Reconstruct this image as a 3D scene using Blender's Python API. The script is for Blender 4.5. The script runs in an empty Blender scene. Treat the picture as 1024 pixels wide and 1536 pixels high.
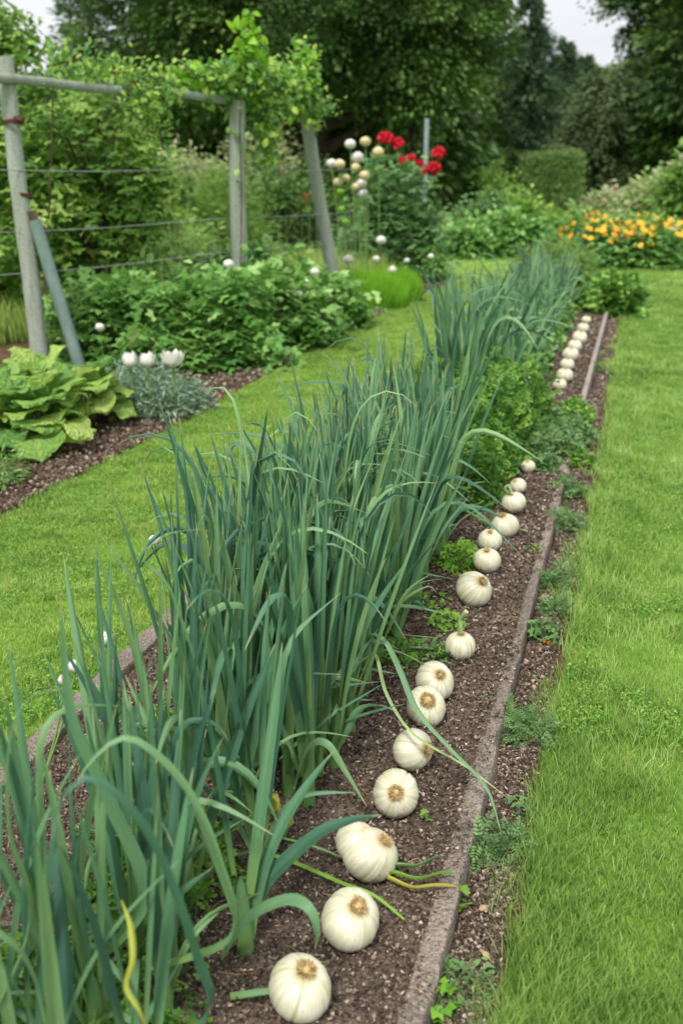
import bpy, math, random
import numpy as np
random.seed(7)
RNG = np.random.default_rng(7)
C = bpy.data.collections.new('garden'); bpy.context.scene.collection.children.link(C)
PI = math.pi

# ---------------------------------------------------------------- camera maths
PITCH = math.radians(19.1); CAMH = 1.4; F = 1493.0
def ray(u, v):
    x = (u-512)/F; y = (768-v)/F
    return np.array([x, math.cos(PITCH)+y*math.sin(PITCH), -math.sin(PITCH)+y*math.cos(PITCH)])
def G(u, v, z=0.0):
    d = ray(u, v); k = (z-CAMH)/d[2]
    return np.array([d[0]*k, d[1]*k, z])
def P(u, v, Y):
    d = ray(u, v); return np.array([0, 0, CAMH]) + d*(Y/d[1])
YAW = math.radians(16.13)
DS = np.array([math.sin(YAW), math.cos(YAW)]); DT = np.array([math.cos(YAW), -math.sin(YAW)])
def ST(s, t, z=0.0):
    return np.array([s*DS[0]+t*DT[0], s*DS[1]+t*DT[1], z])
def toST(x, y):
    return x*DS[0]+y*DS[1], x*DT[0]+y*DT[1]

# ---------------------------------------------------------------- noise
def _h(i, j, k):
    n = (i.astype(np.int64)*374761393 + j.astype(np.int64)*668265263 + k*1274126177) & 0xffffffff
    n = ((n ^ (n >> 13))*1274126177) & 0xffffffff
    return ((n ^ (n >> 16)) & 0xffff)/65535.0
def vn(x, y, k=0):
    x = np.asarray(x, float); y = np.asarray(y, float)
    i = np.floor(x); j = np.floor(y); a = x-i; b = y-j
    a = a*a*(3-2*a); b = b*b*(3-2*b)
    return ((_h(i, j, k)*(1-a)+_h(i+1, j, k)*a)*(1-b) + (_h(i, j+1, k)*(1-a)+_h(i+1, j+1, k)*a)*b)
def fbm(x, y, k=0, o=4):
    s = 0; w = .5
    for q in range(o):
        s = s + w*(vn(np.asarray(x)*2**q, np.asarray(y)*2**q, k+q)-.5); w *= .55
    return s
def nrm(a):
    return a/np.maximum(np.linalg.norm(a, axis=-1, keepdims=True), 1e-9)
def rv(n):
    return nrm(RNG.normal(size=(n, 3)))

# ---------------------------------------------------------------- mesh building
class Geo:
    def __init__(s): s.V = []; s.F = {3: [], 4: []}; s.A = []; s.n = 0
    def add(s, V, Fc, A=None):
        V = np.asarray(V, float).reshape(-1, 3); Fc = np.asarray(Fc, int)
        if A is None:
            A = np.zeros((len(V), 3)); A[:, 0] = .5; A[:, 1] = .5; A[:, 2] = .5
        s.V.append(V); s.A.append(np.asarray(A, float).reshape(-1, 3)); s.F[Fc.shape[1]].append(Fc+s.n); s.n += len(V)
        return s
def mesh_of(name, g, mat, origin, smooth):
    V = np.concatenate(g.V)-np.asarray(origin); A = np.concatenate(g.A)
    m = bpy.data.meshes.new(name)
    q = np.concatenate(g.F[4]) if g.F[4] else np.zeros((0, 4), int)
    t = np.concatenate(g.F[3]) if g.F[3] else np.zeros((0, 3), int)
    m.vertices.add(len(V)); m.vertices.foreach_set('co', V.astype(np.float32).ravel())
    nl = q.size+t.size; m.loops.add(nl)
    m.loops.foreach_set('vertex_index', np.concatenate([q.ravel(), t.ravel()]).astype(np.int32))
    m.polygons.add(len(q)+len(t))
    st = np.concatenate([np.arange(len(q))*4, q.size+np.arange(len(t))*3]).astype(np.int32)
    m.polygons.foreach_set('loop_start', st)
    m.polygons.foreach_set('loop_total', np.concatenate([np.full(len(q), 4), np.full(len(t), 3)]).astype(np.int32))
    m.polygons.foreach_set('use_smooth', np.full(len(q)+len(t), bool(smooth)))
    a = m.attributes.new('lf', 'FLOAT_VECTOR', 'POINT'); a.data.foreach_set('vector', A.astype(np.float32).ravel())
    m.update(calc_edges=True)
    if mat: m.materials.append(mat)
    return m
def tag(o, label=None, cat=None, group=None, kind=None):
    if label: o['label'] = label
    if cat: o['category'] = cat
    if group: o['group'] = group
    if kind: o['kind'] = kind
    return o
ORG = {}
def thing(name, label, cat, loc, group=None):
    o = bpy.data.objects.new(name, None); C.objects.link(o); o.empty_display_size = .05
    o.location = [float(v) for v in loc]; ORG[o.name] = np.asarray(loc, float)
    return tag(o, label, cat, group)
def obj(name, g, mat, parent=None, loc=None, smooth=True):
    """world-space geometry -> one mesh object (relative to its parent's base)"""
    base = ORG[parent.name] if parent else (np.asarray(loc, float) if loc is not None else np.zeros(3))
    o = bpy.data.objects.new(name, mesh_of(name, g, mat, base, smooth)); C.objects.link(o)
    if parent: o.parent = parent
    else: o.location = [float(v) for v in base]
    ORG[o.name] = base
    return o
def dup(root, loc, rotz=0., sc=1., label=None):
    r = root.copy(); C.objects.link(r); r.location = [float(v) for v in loc]; r.rotation_euler = (0, 0, rotz); r.scale = (sc, sc, sc)
    if label: r['label'] = label
    for ch in list(root.children):
        c = ch.copy(); C.objects.link(c); c.parent = r
        for gch in ch.children:
            d = gch.copy(); C.objects.link(d); d.parent = c
    return r

def tube(g, pts, rad, n=8, rnd=.5, cap=True):
    pts = np.asarray(pts, float); K = len(pts); rad = np.broadcast_to(np.asarray(rad, float), (K,))
    T = nrm(np.gradient(pts, axis=0))
    ref = np.array([1., 0, 0]) if abs(T[0][0]) < .8 else np.array([0, 1., 0])
    V = []; A = []
    S = nrm(np.cross(T[0], ref))
    for i in range(K):
        S = nrm(S-T[i]*np.dot(S, T[i])); B = np.cross(T[i], S)
        a = np.arange(n)*2*PI/n
        V.append(pts[i]+rad[i]*(np.cos(a)[:, None]*S+np.sin(a)[:, None]*B))
        A.append(np.stack([np.full(n, rnd), np.full(n, i/(K-1)), a/(2*PI)], 1))
    V = np.concatenate(V); A = np.concatenate(A)
    i = np.arange(K-1)[:, None]*n; j = np.arange(n)[None]; k = (np.arange(n)+1)[None] % n
    Fc = np.stack([i+j, i+k, i+n+k, i+n+j], -1).reshape(-1, 4)
    g.add(V, Fc, A)
    if cap:
        for e, p in ((0, pts[0]), (K-1, pts[-1])):
            r = V[e*n:(e+1)*n]; Vc = np.vstack([r, p]); f = np.stack([np.arange(n), (np.arange(n)+1) % n, np.full(n, n)], 1)
            g.add(Vc, f, np.vstack([A[e*n:(e+1)*n], A[e*n]]))
    return g
def spline(pts, n):
    pts = np.asarray(pts, float); K = len(pts)
    Q = np.vstack([2*pts[0]-pts[1], pts, 2*pts[-1]-pts[-2]])
    d = np.concatenate([[0], np.cumsum(np.linalg.norm(np.diff(pts, axis=0), axis=1))])
    out = []
    for x in np.linspace(0, d[-1], n):
        i = min(K-2, max(0, int(np.searchsorted(d, x, side='right')-1))); t = (x-d[i])/max(d[i+1]-d[i], 1e-9)
        a, b, c, e = Q[i:i+4]
        out.append(.5*((2*b)+(c-a)*t+(2*a-5*b+4*c-e)*t*t+(3*b-a-3*c+e)*t**3))
    return np.array(out)
def ribbon(g, Cn, W, side=None, fold=.35, cross=5, rnd=.5, r2=.5, twist=0., crease=0.):
    """a long leaf: V-folded strip along Cn of full width W, with real thickness where thick"""
    Cn = np.asarray(Cn, float); K = len(Cn); W = np.broadcast_to(np.asarray(W, float), (K,))
    T = nrm(np.gradient(Cn, axis=0))
    S = np.asarray(side, float) if side is not None else np.cross(T[0], [0, 0, 1.])+np.array([1e-3, 0, 0])
    a = np.linspace(-1, 1, cross); V = []; A = []
    for i in range(K):
        S = nrm(S-T[i]*np.dot(S, T[i])); N = np.cross(S, T[i])
        if twist:
            c, s_ = math.cos(twist/K), math.sin(twist/K); S = nrm(S*c+N*s_); N = np.cross(S, T[i])
        V.append(Cn[i]+(a[:, None]*S*W[i]/2)+np.abs(a)[:, None]**1.3*N*W[i]/2*fold)
        A.append(np.stack([np.full(cross, rnd), np.full(cross, i/(K-1)), .5+.5*a], 1))
    i = np.arange(K-1)[:, None]*cross; j = np.arange(cross-1)[None]
    Fc = np.stack([i+j, i+j+1, i+cross+j+1, i+cross+j], -1).reshape(-1, 4)
    g.add(np.concatenate(V), Fc, np.concatenate(A))
    return g

# templates (triangles only): Y along the leaf, X across, Z up; attribute y = distance along
def TPL(V, Fc): return np.array(V, float), np.array(Fc, int)
T_OV = TPL([(0,0,0),(-.3,.35,.07),(0,.38,0),(.3,.35,.07),(-.22,.7,.02),(0,.72,-.04),(.22,.7,.02),(0,1,-.16)],
           [(0,2,1),(0,3,2),(1,2,5),(1,5,4),(2,3,6),(2,6,5),(4,5,7),(5,6,7)])
T_DI = TPL([(0,0,0),(-.28,.5,.1),(.28,.5,.1),(0,1,-.05)], [(0,3,1),(0,2,3)])
T_NR = TPL([(0,0,0),(-.1,.5,.04),(.1,.5,.04),(0,1,-.1)], [(0,3,1),(0,2,3)])
def _compound(spec):
    V = []; Fc = []
    for (x, y, z, ang, L, w) in spec:
        n = len(V); c, s = math.cos(ang), math.sin(ang)
        for (a, b, h) in ((0,0,0),(-w,.5,.06),(w,.5,.06),(0,1,-.08)):
            V.append((x+(a*c+b*s)*L, y+(-a*s+b*c)*L, z+h*L))
        Fc += [(n, n+3, n+1), (n, n+2, n+3)]
    return TPL(V, Fc)
T_PIN = _compound([(0, .15+.2*i, 0, sg*1.05, .34-.03*i, .24) for i in range(4) for sg in (-1, 1)]+[(0, .82, -.02, 0, .3, .26)])
T_TRI = _compound([(0, .35, 0, a, .6, .34) for a in (-1.15, 0, 1.15)])
T_PAR = _compound([(x, y, .03*k, b+a, .27, .4) for k, (x, y, b) in enumerate([(-.3,.5,-.8),(.3,.5,.8),(0,.75,0),(-.16,.3,-1.3),(.16,.3,1.3)]) for a in (-.9, 0, .9)])
# blob with facets, for crumbs and pebbles
T_OCT = TPL([(1,0,0),(-.9,.1,0),(0,1,.1),(.1,-1,0),(0,.1,.9),(0,0,-1)], [(0,2,4),(2,1,4),(1,3,4),(3,0,4),(2,0,5),(1,2,5),(3,1,5),(0,3,5)])
def scatter(g, tpl, pos, fwd, nor, size, wid=1., rnd=None):
    N = len(pos); Tv, Tf = tpl
    Y = nrm(fwd); X = nrm(np.cross(Y, nor)+1e-6); Z = np.cross(X, Y)
    size = np.broadcast_to(size, (N,))[:, None]; wid = np.broadcast_to(wid, (N,))[:, None]
    V = pos[:, None]+Tv[None, :, 0, None]*(X*size*wid)[:, None]+Tv[None, :, 1, None]*(Y*size)[:, None]+Tv[None, :, 2, None]*(Z*size)[:, None]
    Fc = (Tf[None]+(np.arange(N)*len(Tv))[:, None, None]).reshape(-1, Tf.shape[1])
    r = RNG.random(N) if rnd is None else rnd
    A = np.stack([np.repeat(r, len(Tv)), np.tile(Tv[:, 1], N), np.repeat(RNG.random(N), len(Tv))], 1)
    g.add(V.reshape(-1, 3), Fc, A)
    return g
def blades(g, pos, L, W, lean, bend, K=4, rnd=None, tiphang=0.):
    """grass: N blades at once"""
    N = len(pos); az = RNG.random(N)*2*PI; d = np.stack([np.cos(az), np.sin(az), np.zeros(N)], 1)
    sd = np.stack([-np.sin(az), np.cos(az), np.zeros(N)], 1)
    fa = RNG.random(N)*2*PI; sd = nrm(sd*np.cos(fa)[:, None]*1.+d*np.sin(fa)[:, None])
    rows = []; p = pos.copy(); th = lean.copy(); r = RNG.random(N) if rnd is None else rnd; A = []; r2 = RNG.random(N)
    for i in range(K):
        f = i/(K-1); w = (W*(1-f**1.6)*.5+W*.03)[:, None]
        rows.append(p-sd*w); rows.append(p+sd*w)
        for _ in (0, 1): A.append(np.stack([r, np.full(N, f), r2], 1))
        p = p+(d*np.sin(th)[:, None]+np.array([0, 0, 1.])*np.cos(th)[:, None])*(L/(K-1))[:, None]; th = th+bend/(K-1)
    V = np.stack(rows, 1).reshape(-1, 3); A = np.stack(A, 1).reshape(-1, 3)
    q = np.array([(2*i, 2*i+1, 2*i+3, 2*i+2) for i in range(K-1)])
    Fc = (q[None]+(np.arange(N)*2*K)[:, None, None]).reshape(-1, 4)
    g.add(V, Fc, A); return g

# ---------------------------------------------------------------- materials
def lin(r, g, b):
    return tuple(((c/255)/12.92 if c/255 <= .04045 else ((c/255+.055)/1.055)**2.4) for c in (r, g, b))+(1,)
def newmat(name):
    m = bpy.data.materials.new(name); m.use_nodes = True; nt = m.node_tree; nt.nodes.clear()
    return m, nt, nt.nodes, nt.links
def ramp(N, L, fac, stops):
    r = N.new('ShaderNodeValToRGB'); e = r.color_ramp.elements
    while len(e) < len(stops): e.new(.5)
    for k, (p, c) in enumerate(stops): e[k].position = p; e[k].color = c
    L.new(fac, r.inputs[0]); return r.outputs[0]
def lfmat(name, cols, tip=None, tipat=.9, base=None, rough=.5, trans=.3, spec=.35, stripe=0., scale=6., noise=.25):
    """foliage: colour by leaf (attribute), optional pale base and dry tip, translucent"""
    m, nt, N, L = newmat(name)
    at = N.new('ShaderNodeAttribute'); at.attribute_name = 'lf'; sp = N.new('ShaderNodeSeparateXYZ'); L.new(at.outputs['Vector'], sp.inputs[0])
    tc = N.new('ShaderNodeTexCoord'); no = N.new('ShaderNodeTexNoise'); no.inputs['Scale'].default_value = scale; no.inputs['Detail'].default_value = 4
    L.new(tc.outputs['Object'], no.inputs[0])
    mx = N.new('ShaderNodeMath'); mx.operation = 'MULTIPLY_ADD'; L.new(no.outputs[0], mx.inputs[0]); mx.inputs[1].default_value = noise*2
    su = N.new('ShaderNodeMath'); su.operation = 'SUBTRACT'; L.new(sp.outputs[0], su.inputs[0]); su.inputs[1].default_value = noise
    L.new(su.outputs[0], mx.inputs[2])
    col = ramp(N, L, mx.outputs[0], [(i/(len(cols)-1), c) for i, c in enumerate(cols)])
    def blend(colr, other, lo, hi, src):
        mr = N.new('ShaderNodeMapRange'); mr.inputs[1].default_value = lo; mr.inputs[2].default_value = hi; L.new(src, mr.inputs[0])
        mi = N.new('ShaderNodeMix'); mi.data_type = 'RGBA'; L.new(mr.outputs[0], mi.inputs[0]); L.new(colr, mi.inputs[6]); mi.inputs[7].default_value = other
        return mi.outputs[2]
    if stripe:
        cx = N.new('ShaderNodeCombineXYZ'); m1 = N.new('ShaderNodeMath'); m1.operation = 'MULTIPLY'; m1.inputs[1].default_value = stripe*.45; L.new(sp.outputs[2], m1.inputs[0])
        m2_ = N.new('ShaderNodeMath'); m2_.operation = 'MULTIPLY'; m2_.inputs[1].default_value = 2.5; L.new(sp.outputs[1], m2_.inputs[0])
        m3 = N.new('ShaderNodeMath'); m3.operation = 'MULTIPLY'; m3.inputs[1].default_value = 97.; L.new(sp.outputs[0], m3.inputs[0])
        L.new(m1.outputs[0], cx.inputs[0]); L.new(m2_.outputs[0], cx.inputs[1]); L.new(m3.outputs[0], cx.inputs[2])
        ns = N.new('ShaderNodeTexNoise'); ns.inputs['Scale'].default_value = 1; ns.inputs['Detail'].default_value = 4; L.new(cx.outputs[0], ns.inputs[0])
        sc_ = ramp(N, L, ns.outputs[0], [(.3, (.62, .68, .62, 1)), (.5, (.95, .97, .93, 1)), (.72, (1.35, 1.28, 1.2, 1))])
        mm = N.new('ShaderNodeMix'); mm.data_type = 'RGBA'; mm.blend_type = 'MULTIPLY'; mm.inputs[0].default_value = .85; L.new(col, mm.inputs[6]); L.new(sc_, mm.inputs[7]); col = mm.outputs[2]
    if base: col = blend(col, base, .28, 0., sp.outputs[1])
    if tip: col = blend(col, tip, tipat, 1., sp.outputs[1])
    b = N.new('ShaderNodeBsdfPrincipled'); b.inputs['Roughness'].default_value = rough; b.inputs['Specular IOR Level'].default_value = spec
    L.new(col, b.inputs['Base Color'])
    if stripe:
        wv = N.new('ShaderNodeMath'); wv.operation = 'SINE'; ml = N.new('ShaderNodeMath'); ml.operation = 'MULTIPLY'; ml.inputs[1].default_value = stripe
        L.new(sp.outputs[2], ml.inputs[0]); L.new(ml.outputs[0], wv.inputs[0])
        bp = N.new('ShaderNodeBump'); bp.inputs['Strength'].default_value = .25; bp.inputs['Distance'].default_value = .002
        L.new(wv.outputs[0], bp.inputs['Height']); L.new(bp.outputs[0], b.inputs['Normal'])
    o = N.new('ShaderNodeOutputMaterial')
    if trans:
        t = N.new('ShaderNodeBsdfTranslucent'); hs = N.new('ShaderNodeHueSaturation'); hs.inputs['Hue'].default_value = .485
        hs.inputs['Value'].default_value = 1.25; L.new(col, hs.inputs['Color']); L.new(hs.outputs[0], t.inputs[0])
        ms = N.new('ShaderNodeMixShader'); ms.inputs[0].default_value = trans
        L.new(b.outputs[0], ms.inputs[1]); L.new(t.outputs[0], ms.inputs[2]); L.new(ms.outputs[0], o.inputs[0])
    else: L.new(b.outputs[0], o.inputs[0])
    return m
def noisemat(name, stops, scale=(8, 8, 8), rough=.9, bump=.4, dist=.01, detail=8, spec=.2, fine=None):
    m, nt, N, L = newmat(name)
    tc = N.new('ShaderNodeTexCoord'); mp = N.new('ShaderNodeMapping'); mp.inputs['Scale'].default_value = scale
    L.new(tc.outputs['Object'], mp.inputs[0]); no = N.new('ShaderNodeTexNoise'); no.inputs['Scale'].default_value = 1; no.inputs['Detail'].default_value = detail; no.inputs['Roughness'].default_value = .65
    L.new(mp.outputs[0], no.inputs[0]); fac = no.outputs[0]
    if fine:
        vo = N.new('ShaderNodeTexNoise'); vo.inputs['Scale'].default_value = fine; vo.inputs['Detail'].default_value = 3; L.new(tc.outputs['Object'], vo.inputs[0])
        mi = N.new('ShaderNodeMix'); mi.inputs[0].default_value = .5; L.new(fac, mi.inputs[2]); L.new(vo.outputs[0], mi.inputs[3]); fac = mi.outputs[0]
    col = ramp(N, L, fac, stops)
    b = N.new('ShaderNodeBsdfPrincipled'); b.inputs['Roughness'].default_value = rough; b.inputs['Specular IOR Level'].default_value = spec
    L.new(col, b.inputs['Base Color'])
    bp = N.new('ShaderNodeBump'); bp.inputs['Strength'].default_value = bump; bp.inputs['Distance'].default_value = dist
    L.new(fac, bp.inputs['Height']); L.new(bp.outputs[0], b.inputs['Normal'])
    o = N.new('ShaderNodeOutputMaterial'); L.new(b.outputs[0], o.inputs[0]); return m

M = {}
M['leek'] = lfmat('leek_leaf', [lin(66,106,90), lin(84,128,102), lin(100,144,110), lin(118,158,114), lin(138,174,118)], tip=lin(190,184,128), tipat=.94, base=lin(132,168,96), rough=.42, trans=.22, spec=.4, stripe=60, scale=7, noise=.2)
M['leekfar'] = lfmat('far_leek_leaf', [lin(70,110,82), lin(96,138,98), lin(138,172,122)], tip=lin(190,200,150), tipat=.96, rough=.45, trans=.25, scale=7)
M['leekyel'] = lfmat('dying_leek_leaf', [lin(150,170,70), lin(205,200,90)], tip=lin(200,170,110), tipat=.7, rough=.5, trans=.3)
M['leekpale'] = lfmat('pale_leek_leaf', [lin(150,180,120), lin(178,200,140)], tip=lin(205,205,160), tipat=.85, rough=.5, trans=.3)
M['shank'] = lfmat('leek_shank', [lin(104,146,84), lin(134,170,100)], tip=lin(84,128,88), tipat=.35, rough=.45, trans=.1, noise=.1)
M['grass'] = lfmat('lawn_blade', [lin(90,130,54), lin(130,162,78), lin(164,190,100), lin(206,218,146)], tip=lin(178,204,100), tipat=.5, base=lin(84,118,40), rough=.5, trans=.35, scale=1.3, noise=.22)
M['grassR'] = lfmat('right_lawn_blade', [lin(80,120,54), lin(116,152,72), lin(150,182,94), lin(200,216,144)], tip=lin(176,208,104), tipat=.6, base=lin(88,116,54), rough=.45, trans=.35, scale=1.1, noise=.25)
M['parsley'] = lfmat('parsley_leaf', [lin(56,104,36), lin(78,130,46), lin(104,154,58), lin(150,186,84)], rough=.5, trans=.3)
M['undergrowth'] = lfmat('undergrowth_leaf', [lin(66,116,40), lin(92,146,52), lin(124,172,66), lin(168,192,90)], rough=.5, trans=.35)
M['weed'] = lfmat('weed_leaf', [lin(84,122,72), lin(108,146,86), lin(134,168,104)], rough=.55, trans=.3)
M['weedbright'] = lfmat('bright_weed_leaf', [lin(104,158,50), lin(140,188,70)], rough=.5, trans=.35)
M['bush'] = lfmat('bean_leaf', [lin(70,118,52), lin(94,146,64), lin(124,170,84), lin(168,204,124)], rough=.45, trans=.28)
M['silver'] = lfmat('silver_leaf', [lin(104,136,108), lin(134,162,132), lin(168,188,160)], rough=.6, trans=.2)
M['lime'] = lfmat('lime_leaf', [lin(104,164,36), lin(132,188,52), lin(160,206,74)], rough=.5, trans=.4)
M['shrub'] = lfmat('shrub_leaf', [lin(72,112,46), lin(104,146,60), lin(140,176,80), lin(196,214,126)], rough=.45, trans=.35)
M['vine'] = lfmat('vine_leaf', [lin(70,114,60), lin(98,148,72), lin(138,182,78), lin(190,212,100)], rough=.45, trans=.4)
M['midshrub'] = lfmat('mid_shrub_leaf', [lin(88,130,58), lin(120,158,72), lin(150,182,90)], rough=.5, trans=.35)
M['rose'] = lfmat('rose_leaf', [lin(74,116,66), lin(100,144,84), lin(142,178,110)], rough=.4, trans=.25)
M['paleshrub'] = lfmat('pale_shrub_leaf', [lin(120,150,92), lin(160,180,120), lin(200,196,160)], rough=.5, trans=.3)
M['dark'] = lfmat('dark_tree_leaf', [lin(52,78,38), lin(80,112,54), lin(128,158,80)], rough=.5, trans=.25, scale=.5)
M['mid'] = lfmat('mid_tree_leaf', [lin(64,98,44), lin(90,126,56), lin(132,162,78)], rough=.5, trans=.3, scale=.5)
M['conifer'] = lfmat('conifer_leaf', [lin(68,94,68), lin(92,120,86), lin(122,148,110)], rough=.6, trans=.15, scale=.5)
M['olive'] = lfmat('olive_tree_leaf', [lin(80,102,64), lin(104,126,80), lin(132,152,102)], rough=.6, trans=.25, scale=.5)
M['hedge'] = lfmat('hedge_leaf', [lin(62,92,42), lin(84,116,54), lin(112,144,70)], rough=.6, trans=.2, scale=.6)
M['hedgepale'] = lfmat('pale_hedge_leaf', [lin(96,126,68), lin(122,150,84), lin(146,172,104)], rough=.6, trans=.25, scale=.6)
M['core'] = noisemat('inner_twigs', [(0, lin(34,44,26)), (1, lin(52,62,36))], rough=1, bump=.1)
M['bark'] = noisemat('bark', [(.3, lin(62,52,42)), (.6, lin(104,88,70)), (.8, lin(130,114,92))], scale=(30, 30, 6), rough=.9, bump=.8, dist=.01)
M['barkdark'] = noisemat('dark_bark', [(.3, lin(40,34,28)), (.7, lin(70,60,48))], scale=(8, 8, 2), rough=1, bump=.5, dist=.03)
M['stem'] = lfmat('green_stem', [lin(96,136,66), lin(130,160,90)], rough=.5, trans=.1)
M['wood'] = noisemat('weathered_timber', [(.25, lin(96,100,90)), (.45, lin(140,148,136)), (.6, lin(160,168,154)), (.8, lin(186,190,176))], scale=(28, 28, 2.2), rough=.85, bump=.5, dist=.004, fine=90)
M['brace'] = noisemat('green_painted_tube', [(.3, lin(104,128,118)), (.6, lin(128,150,140)), (.9, lin(150,168,158))], scale=(10, 10, 4), rough=.6, bump=.2, dist=.002)
M['wire'] = noisemat('galvanised_wire', [(.3, lin(130,132,124)), (.8, lin(168,170,160))], rough=.5, bump=0, spec=.5)
M['rust'] = noisemat('rusty_tie', [(.3, lin(70,44,38)), (.8, lin(112,74,60))], scale=(60,)*3, rough=.9)
M['bloomred'] = lfmat('red_petal', [lin(176,14,34), lin(214,26,46), lin(232,60,74)], rough=.6, trans=.25, scale=20)
M['bloomwhite'] = lfmat('white_petal', [lin(222,220,208), lin(240,238,230), lin(246,244,238)], rough=.6, trans=.2, scale=20, noise=.1)
M['bloomcream'] = lfmat('cream_petal', [lin(214,196,130), lin(236,224,178), lin(240,234,212)], rough=.6, trans=.2, scale=14)
M['bloomyel'] = lfmat('yellow_petal', [lin(236,176,30), lin(246,200,50), lin(248,214,90)], rough=.6, trans=.25)
M['bloomora'] = lfmat('orange_petal', [lin(232,130,40), lin(240,158,60)], rough=.6, trans=.25)
M['bloompeach'] = lfmat('peach_petal', [lin(236,140,110), lin(246,200,180)], rough=.6, trans=.25)
M['pink'] = noisemat('pink_glaze', [(.3, lin(168,80,100)), (.8, lin(196,110,128))], rough=.5, bump=.1)
M['pole'] = noisemat('grey_metal', [(.3, lin(130,142,146)), (.8, lin(156,168,172))], rough=.5, bump=0, spec=.5)
M['crumb'] = lfmat('soil_crumb', [lin(66,55,47), lin(100,86,74), lin(122,107,94), lin(147,131,116), lin(192,178,160)], rough=.95, trans=0, spec=.1, scale=40, noise=.08)
M['pebble'] = lfmat('pebble', [lin(150,134,120), lin(186,170,154), lin(214,204,190)], rough=.8, trans=0, scale=60, noise=.1)
M['straw'] = lfmat('dry_straw', [lin(150,124,92), lin(196,172,132)], rough=.8, trans=.1)

def soilmat(name, a, b, c, d):
    m, nt, N, L = newmat(name)
    tc = N.new('ShaderNodeTexCoord')
    n1 = N.new('ShaderNodeTexNoise'); n1.inputs['Scale'].default_value = 5; n1.inputs['Detail'].default_value = 6
    n2 = N.new('ShaderNodeTexNoise'); n2.inputs['Scale'].default_value = 120; n2.inputs['Detail'].default_value = 5; n2.inputs['Roughness'].default_value = .7
    vo = N.new('ShaderNodeTexVoronoi'); vo.inputs['Scale'].default_value = 170
    for x in (n1, n2, vo): L.new(tc.outputs['Object'], x.inputs['Vector'])
    c1 = ramp(N, L, n2.outputs[0], [(.3, a), (.5, b), (.66, c), (.8, d)])
    c2 = ramp(N, L, n1.outputs[0], [(.35, (.72,.7,.7,1)), (.65, (1.15,1.12,1.1,1))])
    mi = N.new('ShaderNodeMix'); mi.data_type = 'RGBA'; mi.blend_type = 'MULTIPLY'; mi.inputs[0].default_value = 1
    L.new(c1, mi.inputs[6]); L.new(c2, mi.inputs[7])
    ad = N.new('ShaderNodeMath'); ad.operation = 'ADD'; L.new(n2.outputs[0], ad.inputs[0]); L.new(vo.outputs['Distance'], ad.inputs[1])
    bp = N.new('ShaderNodeBump'); bp.inputs['Strength'].default_value = .9; bp.inputs['Distance'].default_value = .006; L.new(ad.outputs[0], bp.inputs['Height'])
    b_ = N.new('ShaderNodeBsdfPrincipled'); b_.inputs['Roughness'].default_value = .95; b_.inputs['Specular IOR Level'].default_value = .15
    L.new(mi.outputs[2], b_.inputs['Base Color']); L.new(bp.outputs[0], b_.inputs['Normal'])
    o = N.new('ShaderNodeOutputMaterial'); L.new(b_.outputs[0], o.inputs[0]); return m
M['soil'] = soilmat('bed_soil', lin(60,52,46), lin(106,93,82), lin(138,124,111), lin(188,175,160))
M['soil2'] = soilmat('mulch_soil', lin(62,46,38), lin(104,80,66), lin(132,106,88), lin(170,148,124))
M['turf'] = noisemat('turf_under_grass', [(.3, lin(72,100,34)), (.55, lin(98,134,44)), (.8, lin(126,158,62))], scale=(1.2,)*3, rough=1, bump=.5, dist=.02, fine=40)
M['lawnfar'] = noisemat('far_turf', [(.3, lin(96,132,52)), (.5, lin(122,156,66)), (.75, lin(150,180,88))], scale=(.5,)*3, rough=1, bump=.4, dist=.02, fine=12)
M['kerb'] = soilmat('weathered_kerb', lin(90,83,76), lin(142,132,121), lin(170,160,148), lin(206,198,186))
M['plank'] = noisemat('silvered_plank', [(.3, lin(118,106,98)), (.6, lin(160,150,140)), (.8, lin(184,176,166))], scale=(14, 3, 14), rough=.9, bump=.6, dist=.005, fine=60)

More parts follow.
